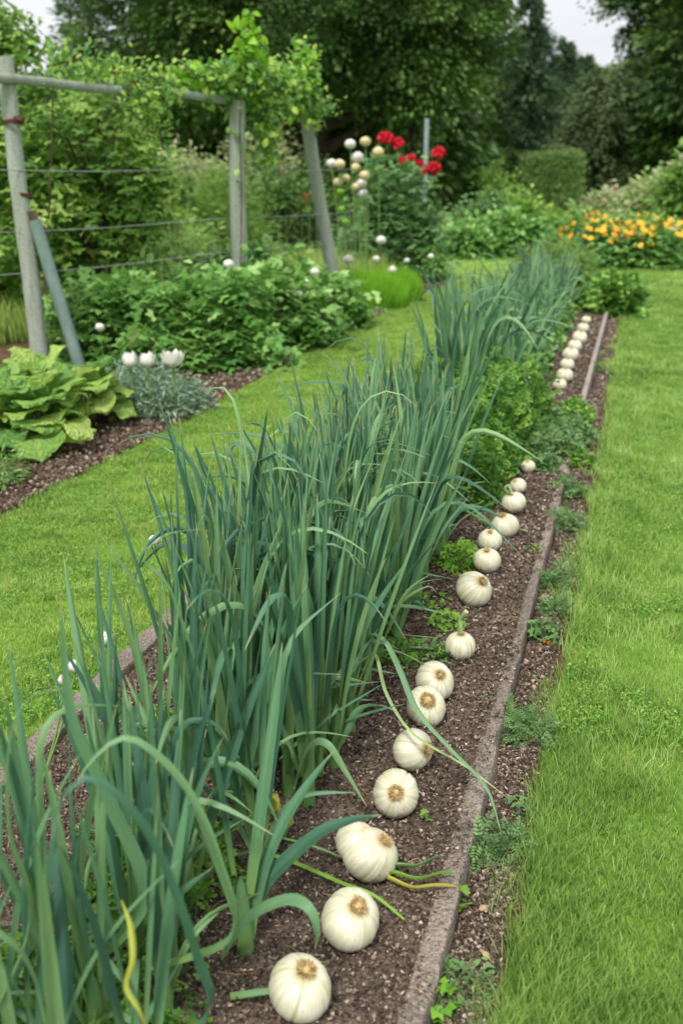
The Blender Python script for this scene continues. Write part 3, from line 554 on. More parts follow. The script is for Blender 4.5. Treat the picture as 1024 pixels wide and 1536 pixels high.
# ---------------------------------------------------------------- leeks
def leaf_line(p0, az, L_, th0, th1, bc, bw, side=0., n=15):
    s = np.linspace(0, 1, n); k = 1/(1+np.exp(-(s-bc)/bw)); k = (k-k[0])/(max(k[-1]-k[0], 1e-6)); th = th0+(th1-th0)*k
    a = az+side*s; d = np.stack([np.sin(th)*np.cos(a), np.sin(th)*np.sin(a), np.cos(th)], 1)
    return np.vstack([p0, p0+np.cumsum((d[:-1]+d[1:])/2*L_/(n-1), axis=0)])
def leaf_w(w, n): s = np.linspace(0, 1, n); return w*np.interp(s, [0, .08, .25, .5, .75, .93, 1], [.75, .85, 1, .95, .68, .25, .02])
GL = {}
def leek(base, label, h=.75, nl=7, seed=0, wid=.032, spread=1., heroes=(), mat='leek', group='leeks growing in the long bed', droop=.22, name='leek_plant', pale=None):
    rs = np.random.default_rng(seed+900); base = np.asarray(base, float)
    t = thing(name, label, 'leek', base, group)
    lean = rs.normal(size=2)*.03; sh = .14+.08*rs.random(); r0 = .011+.007*rs.random()
    top = base+np.array([lean[0]*sh, lean[1]*sh, sh])
    g = Geo(); tube(g, spline([base-[0, 0, .02], base+(top-base)*.5, top, top+[0, 0, .012]], 9), [r0*1.15, r0*1.0, r0*.92, r0*.9, r0*.86, r0*.78, r0*.66, r0*.45, r0*.12], 12, rs.random(), cap=False); obj('shank', g, M['shank'], t)
    g = Geo(); plane = rs.random()*PI
    for k in range(nl):
        f = k/max(nl-1, 1); az = plane+(k % 2)*PI+rs.normal()*.35
        z = base[2]+sh*(.22+.88*f); p0 = base+(top-base)*min(1, (z-base[2])/sh)+np.array([0, 0, max(0, z-top[2])]); p0 = p0+np.array([math.cos(az), math.sin(az), 0])*r0*.45
        L_ = (h-(z-base[2]))*(.82+.3*rs.random())*(1 if f > .25 else .8+.2*rs.random())
        th0 = (.08+.34*(1-f)*rs.random())*spread; th1 = th0+(.02+.55*(1-f)*rs.random()+.22*rs.random()**2)*spread; bc, bw = .35+.4*rs.random(), .1+.15*rs.random()
        if rs.random() < droop: th1 = 1.3+1.6*rs.random(); bc = .55+.35*rs.random(); bw = .025+.07*rs.random(); L_ *= 1.15
        n = 17; cl = leaf_line(p0, az, L_, th0, th1, bc, bw, rs.normal()*.25, n)
        w = wid*(.7+.5*rs.random())*(1 if f < .8 else .75)
        ribbon(g, cl, leaf_w(w, n), side=[-math.sin(az), math.cos(az), 0], fold=.5+.6*rs.random(), rnd=rs.random(), twist=rs.normal()*.9)
    for q in range(2 if name == 'leek_plant' and nl > 4 else 0):   # short outer leaves sagging near the foot
        az = rs.random()*2*PI; p0 = base+np.array([math.cos(az)*r0*.6, math.sin(az)*r0*.6, .03+.05*rs.random()])
        cl = leaf_line(p0, az, .16+.20*rs.random(), .25+.25*rs.random(), 1.0+1.1*rs.random(), .3+.4*rs.random(), .10, rs.normal()*.4, 13)
        cl[:, 2] = np.maximum(cl[:, 2], base[2]+.012); ribbon(g, cl, leaf_w(wid*(.55+.4*rs.random()), 13), side=[-math.sin(az), math.cos(az), 0], fold=.7, rnd=.3+.7*rs.random(), twist=rs.normal()*1.2)
    obj('leaves', g, M[mat], t)
    for (pts, w, mm, sd) in heroes:
        g = Geo(); cl = spline([base+np.array([0, 0, sh*.6])]+[P(*q) for q in pts], 34)
        ribbon(g, cl, leaf_w(w, 34), side=sd, fold=.45, rnd=rs.random(), cross=7); obj('arching_leaf', g, M[mm], t)
    return t
# near leeks with leaves of their own in the picture
leek(ST(1.335, -.565, .05), 'thick leek whose long leaf reaches right over the garlic bulbs, nearest the soil edge', .58, 4, 1, .025, 1.1, [
    ([(372,1380,1.46),(400,1320,1.47),(470,1255,1.47),(520,1232,1.46),(572,1222,1.43)], .027, 'leek', [0, .4, 1]),
    ([(340,1430,1.40),(375,1380,1.36),(430,1352,1.33),(463,1362,1.30),(475,1395,1.29),(472,1425,1.30)], .030, 'leek', [.3, 1, .4])], droop=0)
leek(ST(1.16, -.64, .05), 'leek with a great drooping arched leaf in the lower left corner', .60, 5, 2, .022, .9, [
    ([(345,1400,1.25),(325,1290,1.22),(282,1190,1.20),(230,1130,1.18),(185,1108,1.17),(140,1140,1.16),(105,1190,1.15)], .021, 'leek', [.2, 1, .2])], droop=0)
leek(ST(1.0, -.60, .05), 'foreground leek with a pale arch curling over from the bottom edge', .58, 4, 3, .024, .9, [
    ([(308,1520,1.06),(290,1430,1.03),(240,1290,1.0),(195,1215,.98),(140,1168,.97),(100,1190,.96),(78,1260,.96)], .021, 'leek', [.2, 1, .2])], droop=0)
leek(ST(1.10, -.77, .05), 'tall leek on the left with one blade standing high above the lawn path', .64, 4, 4, .020, .6, [
    ([(215,1350,1.26),(165,1200,1.24),(110,1080,1.22),(95,960,1.21),(90,890,1.21)], .022, 'leek', [1, .2, 0])], droop=0)
leek(ST(.93, -.74, .05), 'blurred leek closest to the camera at the left edge with upright blades', .62, 5, 5, .020, .7, droop=0)
leek(ST(.86, -.83, .05), 'blurred leek at the very left edge of the photo', .55, 5, 6, .019, .8, [
    ([(40,1400,1.1),(12,1250,1.1),(12,1120,1.1),(40,1050,1.09),(92,1032,1.08)], .016, 'leek', [.2, 1, .2])], droop=0)
leek(ST(1.55, -.62, .05), 'leek behind the thick one with a yellow and green torn leaf at its foot', .70, 7, 7, .023, .8)
leek(ST(1.80, -.60, .05), 'leek sending a narrow leaf down beside the fourth garlic bulb', .68, 7, 8, .026, .9, [
    ([(440,1180,1.9),(460,1120,1.86),(490,1115,1.82),(520,1160,1.8),(550,1210,1.78)], .02, 'leek', [.3, 1, .2])], droop=.1)
leek(ST(2.10, -.585, .05), 'leek with the long fallen leaf lying across the bulbs and the kerb', .70, 7, 9, .026, .9, [
    ([(545,960,2.25),(575,955,2.2),(600,1000,2.12),(628,1065,2.0),(680,1125,1.92),(730,1180,1.84),(752,1252,1.72)], .024, 'leek', [.5, .6, .5]),
    ([(560,980,2.2),(580,1040,2.1),(620,1100,1.98),(700,1150,1.97),(765,1200,1.9)], .010, 'leekpale', [.5, .6, .5])], droop=.1)
leek(ST(1.95, -.585, .05), 'leek with a thin leaf reaching level towards the bulb with golden roots', .66, 6, 12, .026, .9, [
    ([(470,1105,2.1),(510,1082,2.05),(560,1066,2.0),(606,1056,1.97)], .016, 'leek', [.2, 1, .5])], droop=.1)
leek(ST(2.62, -.585, .05), 'leek whose two arched leaves nod over the weeds by the broad lumpy bulb', .68, 6, 13, .026, .9, [
    ([(560,940,2.7),(590,900,2.68),(625,875,2.66),(662,868,2.64)], .016, 'leek', [.2, 1, .5]),
    ([(575,950,2.7),(600,905,2.6),(640,880,2.55),(655,890,2.52)], .012, 'leekpale', [.2, 1, .5])], droop=.1)
leek(ST(.80, -.90, .05), 'out of focus leek cut by the bottom left corner of the photo', .5, 6, 14, .024, .9, droop=.1)
for s_, t_, k in ((.90,-.66,31),(.97,-.83,32),(1.06,-.71,33),(1.17,-.86,34),(1.22,-.72,35),(1.02,-.92,36)):
    leek(ST(s_, t_, .05), 'soft focus leek in the bottom left group closest to the camera', .60, 6, k, .021, .8, (), 'leek', 'leeks in the bottom left group', .12)
leek(ST(1.42, -.86, .05), 'leek topped by a bent leaf tip left of the dense clump', .66, 6, 10, .021, .8, [
    ([(300,1100,1.65),(260,900,1.62),(215,840,1.6),(240,805,1.62),(290,794,1.65),(318,798,1.66)], .018, 'leek', [.2, 1, .3])], droop=.1)
leek(ST(3.38, -.60, .05), 'leek at the front of the second clump with a leaf looping over towards the bulbs', .66, 7, 11, .028, .9, [
    ([(560,860,3.45),(600,830,3.35),(630,780,3.3),(605,765,3.3),(560,742,3.32),(535,738,3.33)], .02, 'leek', [.2, 1, .3])], droop=.15)
sd = 20
def rowfill(s0, s1, t0, t1, step, cols, label, h, mat='leek', nl=7, wid=.032, droop=.2, skip=0., group='leeks growing in the long bed', dh=.1, spread=1.):
    global sd
    s = s0; k = 0
    while s < s1:
        for c_ in range(cols):
            if RNG.random() < skip: continue
            t = t0+(t1-t0)*((c_+.5*(k % 2)+.25)/cols)+RNG.normal()*.014
            leek(ST(s+RNG.normal()*.02, t, .05), label, h+dh*RNG.normal()*.5, nl, sd, wid, spread, (), mat, group, droop); sd += 1
        s += step; k += 1
rowfill(1.30, 1.80, -.84, -.60, .13, 3, 'upright leek in the loose left front part of the bed near the soil patch', .64, droop=.12, skip=.3, wid=.021, spread=.8)
rowfill(1.82, 2.85, -.92, -.60, .078, 4, 'leek standing in the dense middle of the nearest clump', .70, droop=.2, nl=8, spread=.8, wid=.022)
rowfill(2.85, 3.80, -.94, -.60, .10, 4, 'leek in the clump between the dense middle and the parsley', .70, droop=.17, nl=8, wid=.024, spread=.7)
rowfill(5.1, 6.4, -1.0, -.68, .17, 3, 'tall blue green leek rising behind the parsley', .80, 'leekfar', nl=6, wid=.032, droop=.25, skip=.42, spread=1.)
rowfill(6.5, 12.6, -1.08, -.60, .25, 4, 'hazy grey green leek in the far blurred stretch of the row', .58, 'leekfar', nl=8, wid=.022, droop=.35, skip=.15, spread=1.5, dh=.2)
# leeks with pale arching scapes behind parsley
leek(ST(5.25, -.66, .05), 'leek behind the parsley with a pale arched stalk drooping left', .6, 5, 701, .036, 1., [
    ([(700,590,5.5),(722,566,5.45),(745,553,5.4),(773,555,5.38)], .022, 'leekpale', [.2, 1, .3]),], 'leekfar')
leek(ST(5.7, -.62, .05), 'leek behind the parsley with the tallest pale stalk bending right', .62, 5, 702, .036, 1., [
    ([(770,600,5.9),(775,550,5.85),(795,505,5.8),(817,487,5.75)], .02, 'leekpale', [.2, 1, .3])], 'leekfar')
for pts, lab, mt, w in (([(400,1282),(450,1300),(515,1328),(560,1345),(605,1380)], 'flattened green leek stalk running under the double lobed bulb to a pale cut end', 'weedbright', .013),
        ([(420,1258),(455,1266),(490,1278),(520,1290)], 'thin curved green stalk touching the left of the double lobed bulb', 'shank', .008),
        ([(555,968),(600,972),(640,974),(672,978)], 'narrow leek leaf lying flat and pointing at the finely ribbed bulb', 'leek', .016),
        ([(575,948),(620,954),(655,957)], 'thin pale stalk lying above the flat narrow leaf', 'leekpale', .006),
        ([(345,1500),(400,1492),(440,1488),(405,1500)], 'green leaf lying on the soil left of the front garlic bulb', 'leek', .02)):
    b = G(pts[0][0], pts[0][1], .07); t = thing('fallen_leaf', lab, 'leaf', b)
    g = Geo(); cl = spline([G(u, v, .072+.014*math.sin(3.1*q/(len(pts)-1))) for q, (u, v) in enumerate(pts)], 22)
    ribbon(g, cl, w*np.interp(np.linspace(0, 1, 22), [0, .7, 1], [1, .85, .45]), side=[.3, -1, .2], fold=.7, rnd=.8, cross=7); obj('blade', g, M[mt], t)
# yellow dying leaf bottom left
t = thing('yellow_leek_leaf', 'withered yellow leaf hanging among the foreground leeks', 'leaf', P(195, 1480, 1.0))
g = Geo(); ribbon(g, spline([P(182, 1350, 1.06), P(197, 1390, 1.04), P(203, 1440, 1.02), P(194, 1480, 1.01), P(212, 1515, 1.0), P(225, 1560, 1.0)], 20), np.interp(np.linspace(0, 1, 20), [0, .25, .55, .85, 1], [.001, .010, .012, .006, .002]), side=[1, 0, 0], fold=.8, twist=2.); obj('blade', g, M['leekyel'], t)
# scape lying over bulb 12
t = thing('cut_flower_stalk', 'long green flower stalk leaning down onto a garlic bulb before the parsley', 'stalk', P(630, 728, 3.9))
g = Geo(); tube(g, spline([P(628, 728, 3.95), P(665, 747, 3.85), P(705, 770, 3.75), P(737, 789, 3.62)], 14), [.006]*12+[.008, .010], 10); obj('stem', g, M['stem'], t)
g = Geo(); p = P(737, 789, 3.62)
for k in range(26):
    e = P(737+RNG.normal()*22+14, 791+RNG.normal()*7, 3.60+RNG.normal()*.02); tube(g, spline([p, (p+e)/2+[0, 0, .01], e], 5), .0016, 4, RNG.random(), cap=False)
obj('dry_flower_head', g, M['leekpale'], t)
g = Geo(); blob(g, P(630, 729, 3.95), (.012, .012, .018), 2); obj('tip_bud', g, M['leekpale'], t)

# flower buds on stalks
def ballflower(u, v, Y, dpx, label, matn='bloomwhite', stemmat='stem', base=None, group=None, z0=.02, petal=True, name='globe_flower', flat=.9):
    p = P(u, v, Y); depth = Y*math.cos(PITCH)+(CAMH-p[2])*math.sin(PITCH); r = dpx/2/F*depth
    b = np.array([p[0]+RNG.normal()*.03, p[1]+.05*RNG.random(), z0]) if base is None else np.asarray(base)
    t = thing(name, label, 'flower', b, group)
    g = Geo(); tube(g, spline([b, (b*.4+p*.6)+[.01, 0, 0], p-[0, 0, r*.8]], 9), max(.0025, r*.09), 7); obj('stem', g, M[stemmat], t)
    g = Geo(); n = 110 if dpx > 14 else 60; blob(g, p, np.array([1, 1, flat])*r*.80, int(u) % 7, .08, 10, 14)
    d = rv(n); d[:, 2] = np.abs(d[:, 2])*RNG.choice([1, 1, -.8], n); tang = nrm(np.cross(d, rv(n)))
    fw = nrm(np.array([0, 0, 1.])-d*d[:, 2:3]+.3*tang)
    scatter(g, T_OV, p+d*r*.84*np.array([1, 1, flat])-fw*r*.22, fw+d*.28, d, r*.62, 1.5)
    obj('bloom', g, M[matn], t); return t
ballflower(232, 811, 2.6, 19, 'white bud above the lawn path left of the leek clump tops', base=ST(2.2, -1.12, .05), group='white buds on the left')
ballflower(159, 958, 2.15, 24, 'white bud with a brown shrivelled collar over the lawn path', base=ST(1.75, -1.15, .05), group='white buds on the left')
ballflower(113, 1000, 1.95, 23, 'highest of the two white buds nearest the left kerb', base=ST(1.58, -1.17, .05), group='white buds on the left')
ballflower(96, 1020, 1.97, 18, 'lower white bud tucked behind an upright blade near the left kerb', base=ST(1.62, -1.18, .05), group='white buds on the left')
ballflower(283, 962, 2.2, 24, 'pale pointed bud half hidden inside the leek leaves', 'bloomcream', base=ST(1.95, -.95, .05), flat=1.3, group='white buds on the left')
ballflower(323, 752, 2.9, 9, 'tiny cream bud at the top left of the leek clump', 'bloomcream', base=ST(2.6, -1.05, .05), group='white buds on the left')
def smallbud(u, v, Y, lab, mat):
    p = P(u, v, Y); t = thing('snapdragon_bud', lab, 'flower', (p[0], p[1], .05))
    g = Geo(); tube(g, spline([(p[0]-.01, p[1]+.01, .04), (p[0]-.008, p[1], p[2]*.5), p-[0, 0, .02]], 6), .004, 7); obj('stem', g, M['stem'], t)
    g = Geo(); scatter(g, T_OV, np.repeat(p[None]-[0, 0, .03], 9, 0)+RNG.normal(size=(9, 3))*.004, rv(9)*.35+[0, 0, 1], rv(9), .05, .9); obj('bloom', g, M[mat], t)
smallbud(404, 1200, 1.82, 'pale yellow bud among the leek stalks', 'leekyel')
smallbud(430, 1225, 1.75, 'yellow green bud touched with red at the edge of the leek row', 'leekyel')

# ---------------------------------------------------------------- low plants
def frond_plant(base, label, cat, r, h, n, tpl, size, mat, group=None, name='herb_plant', stems=10, up=.5, seed=0, wid=1.):
    base = np.asarray(base, float); t = thing(name, label, cat, base, group)
    d = rv(n); d[:, 2] = np.abs(d[:, 2]); rad = RNG.random(n)**.4
    az = np.arctan2(d[:, 1], d[:, 0]); lump = .72+.56*vn(az*1.3+seed*3.1, d[:, 2]*3+seed, 71)
    pos = base+d*rad[:, None]*lump[:, None]*np.array([r, r, h]); pos[:, 2] = np.maximum(pos[:, 2], base[2]+.01)
    fwd = nrm(d*np.array([1, 1, .4])+rv(n)*.6); nor = nrm(d*.4+np.array([0, 0, 1])*up+rv(n)*.5)
    g = Geo(); scatter(g, tpl, pos, fwd, nor, size*(.6+.8*RNG.random(n)), wid); obj('foliage', g, M[mat], t)
    g = Geo(); idx = RNG.choice(n, min(stems, n), replace=False)
    for k in idx: tube(g, spline([base+RNG.normal(size=3)*[.1*r, .1*r, 0], base+(pos[k]-base)*[.4, .4, .6], pos[k]], 6), max(.0012, .006*r), 5, RNG.random(), cap=False)
    obj('stems', g, M['stem'], t); return t
# undergrowth at the foot of the front leeks
k = 0
for (s_, t_, r_, h_, m_, T__) in [(1.0,-.80,.16,.15,'parsley',T_PAR),(1.12,-.88,.13,.14,'parsley',T_PAR),(1.22,-.76,.15,.17,'parsley',T_PAR),(1.36,-.80,.12,.12,'parsley',T_PAR),(1.5,-.76,.14,.15,'undergrowth',T_PAR),
        (1.62,-.92,.13,.15,'parsley',T_PIN),(1.05,-.66,.12,.12,'undergrowth',T_PAR),(1.9,-.98,.13,.15,'undergrowth',T_PIN),(.95,-.9,.15,.15,'undergrowth',T_PAR)]:
    frond_plant(ST(s_, t_, .055), 'ferny green herb growing low among the stems of the front leeks', 'herb', r_*.9, h_*.75, 190, T__, .036, m_, 'herbs under the front leeks', seed=k); k += 1
# grassy herb clump right behind left kerb
for (u, v, r_, h_, n_, T__, m_, sz, lab) in [
    (688,850,.065,.08,170,T_PAR,'weedbright',.030,'bright lime weed left of the broad garlic bulb'),
    (640,905,.08,.03,60,T_TRI,'weedbright',.020,'flat creeping weed on the soil left of the ribbed bulb'),
    (668,938,.05,.04,80,T_TRI,'weedbright',.018,'small sprig beside the bulb with the curved neck'),
    (606,990,.07,.05,90,T_PAR,'undergrowth',.026,'loose green weed between leeks and the flattish bulb'),
    (660,985,.05,.05,90,T_TRI,'weed',.018,'small greyish weed touching the ribbed bulb'),
    (640,1230,.012,.02,6,T_TRI,'weedbright',.016,'tiny seedling near the double lobed bulb'),
    (654,985,.02,.03,20,T_TRI,'undergrowth',.018,'tiny sprout behind the flattish bulb'),
    (800,826,.02,.02,14,T_TRI,'undergrowth',.022,'single small sprout on bare soil near the kerb')]:
    frond_plant(G(u, v, .06), lab, 'weed', r_, h_, n_, T__, sz, m_, name='bed_weed', stems=8, seed=int(u))
for (u, v, r_, h_, n_, T__, m_, sz, lab) in [
    (655,1512,.03,.05,46,T_TRI,'weedbright',.026,'green weed at the very bottom against the kerb end'),
    (690,1480,.05,.035,60,T_PAR,'weed',.022,'sparse pale weed in the trench at the bottom'),
    (686,1362,.012,.05,7,T_TRI,'weedbright',.030,'single three leaved sprout leaning on the kerb'),
    (722,1290,.035,.07,70,T_PIN,'weed',.034,'upright blue green weed climbing the kerb side'),
    (760,1275,.04,.05,70,T_PIN,'weed',.034,'weed between trench and lawn beneath the fallen leaf tip'),
    (750,1090,.07,.05,190,T_PIN,'weed',.030,'feathery grey weed spilling over the stepped kerb end'),
    (795,1105,.06,.06,170,T_PIN,'weed',.034,'feathery grey weed merging into the lawn edge'),
    (790,1225,.04,.04,60,T_TRI,'weed',.018,'low weed at the lawn edge below the feathery one'),
    (812,960,.05,.07,130,T_TRI,'weed',.024,'round leaved weed in the trench beside the small orange petal'),
    (835,925,.05,.06,120,T_PIN,'weed',.03,'ragged weed in the trench above the round leaved one'),
    (830,880,.06,.07,180,T_PIN,'weed',.032,'grey green tuft in the trench level with the broad lumpy bulb'),
    (850,795,.08,.08,240,T_PIN,'weed',.034,'wide grey green tuft at the lawn edge by the small bulbs'),
    (850,745,.09,.09,200,T_PAR,'weed',.030,'leafy tuft in the trench by the broken kerb'),
    (868,700,.07,.10,170,T_TRI,'undergrowth',.030,'bright leafy tuft behind the rough stone'),
    (893,560,.06,.07,120,T_TRI,'weed',.03,'small weed beside the near end of the silvery plank')]:
    frond_plant(G(u, v, .01), lab, 'weed', r_, h_, n_, T__, sz, m_, name='trench_weed', stems=8, seed=int(u)+5)
p = G(818, 967, .02); g = Geo(); scatter(g, T_OV, p+RNG.normal(size=(5, 3))*.006, rv(5), rv(5)+[0, 0, 1], .022, 1.2); tag(obj('fallen_petal', g, M['bloomora'], loc=p), 'small orange petal lying in the trench', 'petal')
for u, v, ang, lab in ((716, 1366, .4, 'small dry tan leaf lying in the trench near the single sprout'), (800, 1035, 1.4, 'curled brown leaf in the trench above the feathery weed'), (735, 1440, 2.2, 'dry brown leaf scrap in the trench near the bottom')):
    p = G(u, v, .02); g = Geo(); d = np.array([math.cos(ang), math.sin(ang), .15]); ribbon(g, spline([p, p+d*.013+[0, 0, .006], p+d*.026], 9), .013*np.array([.1, .6, .9, 1, 1, .9, .7, .4, .05]), side=[-d[1], d[0], 0], fold=.5, rnd=.6)
    tube(g, [p-d*.008, p], .0007, 4); tag(obj('dry_leaf', g, M['straw'], loc=p), lab, 'leaf')
# parsley block
k = 0
for (s_, t_, r_, h_) in [(3.98,-.64,.17,.30),(4.1,-.82,.18,.34),(4.05,-1.0,.16,.34),(4.32,-.66,.20,.36),(4.45,-.86,.2,.36),(4.62,-.62,.2,.38),(4.8,-.82,.22,.42),(4.9,-.58,.2,.36),(5.12,-.70,.22,.40),(5.35,-.56,.22,.34),(5.6,-.72,.2,.34),(5.9,-.74,.2,.30),(4.35,-1.0,.18,.34),(4.75,-1.02,.2,.4),(5.15,-1.0,.2,.4)]:
    frond_plant(ST(s_, t_, .05), 'curly green parsley plant in the bushy block between the leek clumps', 'parsley', r_, h_, 1500, T_PAR, .042, 'parsley', 'parsley plants', 'parsley_plant', 24, seed=k); k += 1
for (s_, t_, r_, h_, m_) in [(4.75,-.42,.12,.10,'weed'),(4.95,-.33,.14,.12,'weed'),(5.3,-.36,.16,.14,'weed'),(5.55,-.28,.14,.14,'undergrowth'),(5.2,-.24,.12,.10,'weed'),(5.6,-.48,.12,.12,'undergrowth'),(4.6,-.32,.08,.06,'weed'),(5.8,-.26,.07,.06,'weed')]:
    frond_plant(ST(s_, t_, .05), 'low greyish weed covering the soil and kerb right of the parsley', 'weed', r_, h_, 420, T_TRI, .034, m_, 'weeds right of the parsley', 'creeping_weed', 12, seed=k); k += 1
for (s_, t_, r_) in [(5.75,-.58,.13),(6.1,-.62,.11),(5.5,-.50,.10)]:
    b = ST(s_, t_, .05); t = frond_plant(b, 'low alyssum tuft dotted with white blossom beside the far row of bulbs', 'flower', r_, .2, 300, T_TRI, .03, 'undergrowth', 'white alyssum tufts', 'alyssum_plant', 10, seed=k); k += 1
    n = 60; d = rv(n); d[:, 2] = np.abs(d[:, 2])
    g = Geo(); scatter(g, T_PAR, b+d*[r_, r_, .22], rv(n), d+[0, 0, 1], .03); obj('blossom', g, M['bloomwhite'], t)
for (s_, t_, r_, h_) in [(6.5,-.70,.15,.24),(6.95,-.68,.15,.28),(7.4,-.68,.15,.28),(7.9,-.68,.15,.3),(8.4,-.68,.16,.3),(8.9,-.68,.16,.3),(9.4,-.68,.16,.3),(6.4,-.8,.2,.3),(7.1,-.85,.2,.32),(7.9,-.9,.2,.32)]:
    frond_plant(ST(s_, t_, .05), 'soft green leafy plant between the far bulbs and the hazy leeks', 'plant', r_, h_, 600, T_TRI, .05, 'bush', 'leafy plants beside the far bulbs', 'leafy_plant', 12, seed=k); k += 1
t = frond_plant(ST(10.35, -.2, 0), 'dark glossy green shrub at the end of the silvery plank', 'shrub', .30, .42, 1500, T_OV, .075, 'parsley', None, 'small_shrub', 14, seed=77)
# feathery fennel at the end of the row
for (s_, t_, r_, h_) in [(10.7,-.64,.24,.44),(11.3,-.72,.26,.50),(11.9,-.72,.26,.50),(11.5,-1.05,.24,.48),(12.5,-.9,.26,.50)]:
    frond_plant(ST(s_, t_, .05), 'feathery grey green fennel making the soft mound at the far end of the bed', 'fennel', r_, h_, 2600, T_NR, .11, 'midshrub', 'fennel plants', 'fennel_plant', 20, up=.2, seed=k); k += 1

# ---------------------------------------------------------------- left border
def bigleaf(g, base, tip, width, up, seed, curl=.3):
    rs = np.random.default_rng(seed+50); n1, n2 = 18, 15
    base = np.asarray(base, float); tip = np.asarray(tip, float); L_ = np.linalg.norm(tip-base)
    Y_ = nrm(tip-base); X_ = nrm(np.cross(Y_, up)); Z_ = np.cross(X_, Y_)
    s = np.linspace(0, 1, n1)[:, None]; a = np.linspace(-1, 1, n2)[None]
    w = width/2*np.interp(s, [0, .06, .25, .5, .75, .90, .97, 1], [.6, .95, 1.05, 1.04, .98, .78, .5, .1])
    edge = np.abs(a)**2; ph = rs.random()*6
    lat = a*w*(1+.06*np.sin(s*17+ph)*edge+.035*np.sin(s*43+ph*2)*edge)
    z = -curl*L_*(s-.35)**2*1.3+.04*width*np.abs(a)**1.4*(1-.5*s)+.09*width*edge*np.sin(s*(10+5*rs.random())+ph+a*2)+.02*width*np.cos(a*9+s*16)*(1-np.abs(a))
    y = s*L_*(1-.10*(np.abs(a)**2)*(s > .6)) - .10*L_*np.abs(a)*np.clip(.2-s, 0, 1)*4
    V = base+lat[..., None]*X_+y[..., None]*Y_+z[..., None]*Z_
    vein = np.exp(-(a/.05)**2)+.5*np.exp(-((np.mod(s*7-np.abs(a)*2.2, 1)-.5)/.09)**2)
    A = np.stack([np.clip(rs.random()*.75+.25*vein, 0, 1)+0*s, s+0*a, .5+.5*a+0*s], -1)
    i = np.arange(n1-1)[:, None]*n2; j = np.arange(n2-1)[None]
    g.add(V.reshape(-1, 3), np.stack([i+j, i+j+1, i+n2+j+1, i+n2+j], -1).reshape(-1, 4), A.reshape(-1, 3))
def leafy_crop(base, label, n, R, H, LL, seed, front=()):
    base = np.asarray(base, float); t = thing('broad_leaved_plant', label, 'vegetable', base, 'broad leaved vegetables in the left border'); rs = np.random.default_rng(seed)
    gs = Geo()
    for k in range(n):
        f = (k+.5)/n; az = k*2.39996+rs.normal()*.2; el = 1.35*f**.8; out = R*(.25+.75*f)
        d = np.array([math.cos(az), math.sin(az), 0]); b = base+d*out*.45+np.array([0, 0, H*(1-.55*f)*(.8+.3*rs.random())])
        tip = b+(d*math.sin(.55+el*.9)+np.array([0, 0, 1])*math.cos(.55+el*.9))*LL*(.7+.5*rs.random())
        up = nrm(-d*.2+np.array([0, 0, 1]) + rs.normal(size=3)*.18)
        g = Geo(); bigleaf(g, b, tip, LL*(.95+.25*rs.random()), up, seed*100+k, .3+.35*f); obj('leaf', g, M['cab'], t)
        tube(gs, spline([base, (base+b)/2+d*.02, b, b+(tip-b)*.3], 7), .006, 6, .8, cap=False)
    obj('stalks', gs, M['shank'], t); return t
leafy_crop(G(55, 668, .02), 'largest yellow green broad leaved plant at the front of the left border', 36, .30, .26, .22, 1)
leafy_crop(G(128, 636, .02), 'broad leaved plant reaching towards the white tulip flowers', 26, .25, .24, .20, 2)
leafy_crop(G(-10, 650, .02), 'broad leaved plant cut by the left edge of the photo', 26, .28, .26, .21, 3)
leafy_crop(G(60, 618, .02), 'smaller broad leaved plant at the foot of the leaning post', 22, .25, .24, .20, 4)
frond_plant(G(-5, 725, .02), 'fine leaved dark green herb at the left edge below the broad leaves', 'herb', .13, .16, 600, T_NR, .04, 'bush', None, 'herb_plant', 12, seed=3)
def tulip(u, v, Y, wpx, hpx, label, opn, seed, matn='bloomwhite'):
    p = P(u, v, Y); depth = Y*math.cos(PITCH)+(CAMH-p[2])*math.sin(PITCH); r = wpx/2/F*depth; h = hpx/F*depth
    b = np.array([p[0]-.01, p[1]+.02, .02]); t = thing('tulip_flower', label, 'flower', b, 'white cupped flowers')
    g = Geo(); tube(g, spline([b, (b+p)/2+[.008, 0, 0], p-[0, 0, h*.45]], 9), .007, 8); obj('stem', g, M['stem'], t)
    g = Geo(); rs = np.random.default_rng(seed)
    for ring, (nn, rr, hh) in enumerate(((7, 1., .85), (7, .8, 1.), (6, .55, .95))):
        for k in range(nn):
            az = (k+.5*ring)*2*PI/nn+rs.normal()*.1; d = np.array([math.cos(az), math.sin(az), 0])
            c0 = p-[0, 0, h*.5]; hgt = h*hh*(.9+.2*rs.random())
            cl = spline([c0, c0+d*r*rr*.75+[0, 0, hgt*.3], c0+d*r*rr*.95+[0, 0, hgt*.65], c0+d*r*rr*(.8+opn*.35)+[0, 0, hgt]], 9)
            ribbon(g, cl, r*np.array([.35, .7, .92, 1., .98, .88, .7, .45, .1]), side=[-d[1], d[0], 0], fold=-.28, rnd=rs.random())
    obj('bloom', g, M[matn], t)
tulip(195, 541, 5.75, 24, 26, 'white cupped flower on the left of the three in the border', 0., 1)
tulip(221, 541, 5.7, 24, 23, 'greenish white cupped flower, middle one of three', .2, 2)
tulip(259, 539, 5.7, 33, 26, 'widest open white cupped flower, on the right of the three', .9, 3)
for k, (u, v, r_, h_) in enumerate([(205,615,.18,.24),(245,622,.2,.22),(275,612,.16,.2),(225,600,.18,.28),(185,600,.15,.24)]):
    frond_plant(G(u, v, .02), 'silvery grey cushion plant around the three white cupped flowers', 'plant', r_, h_, 900, T_NR, .05, 'silver', 'silvery cushion plants', 'silver_plant', 20, seed=k+30)
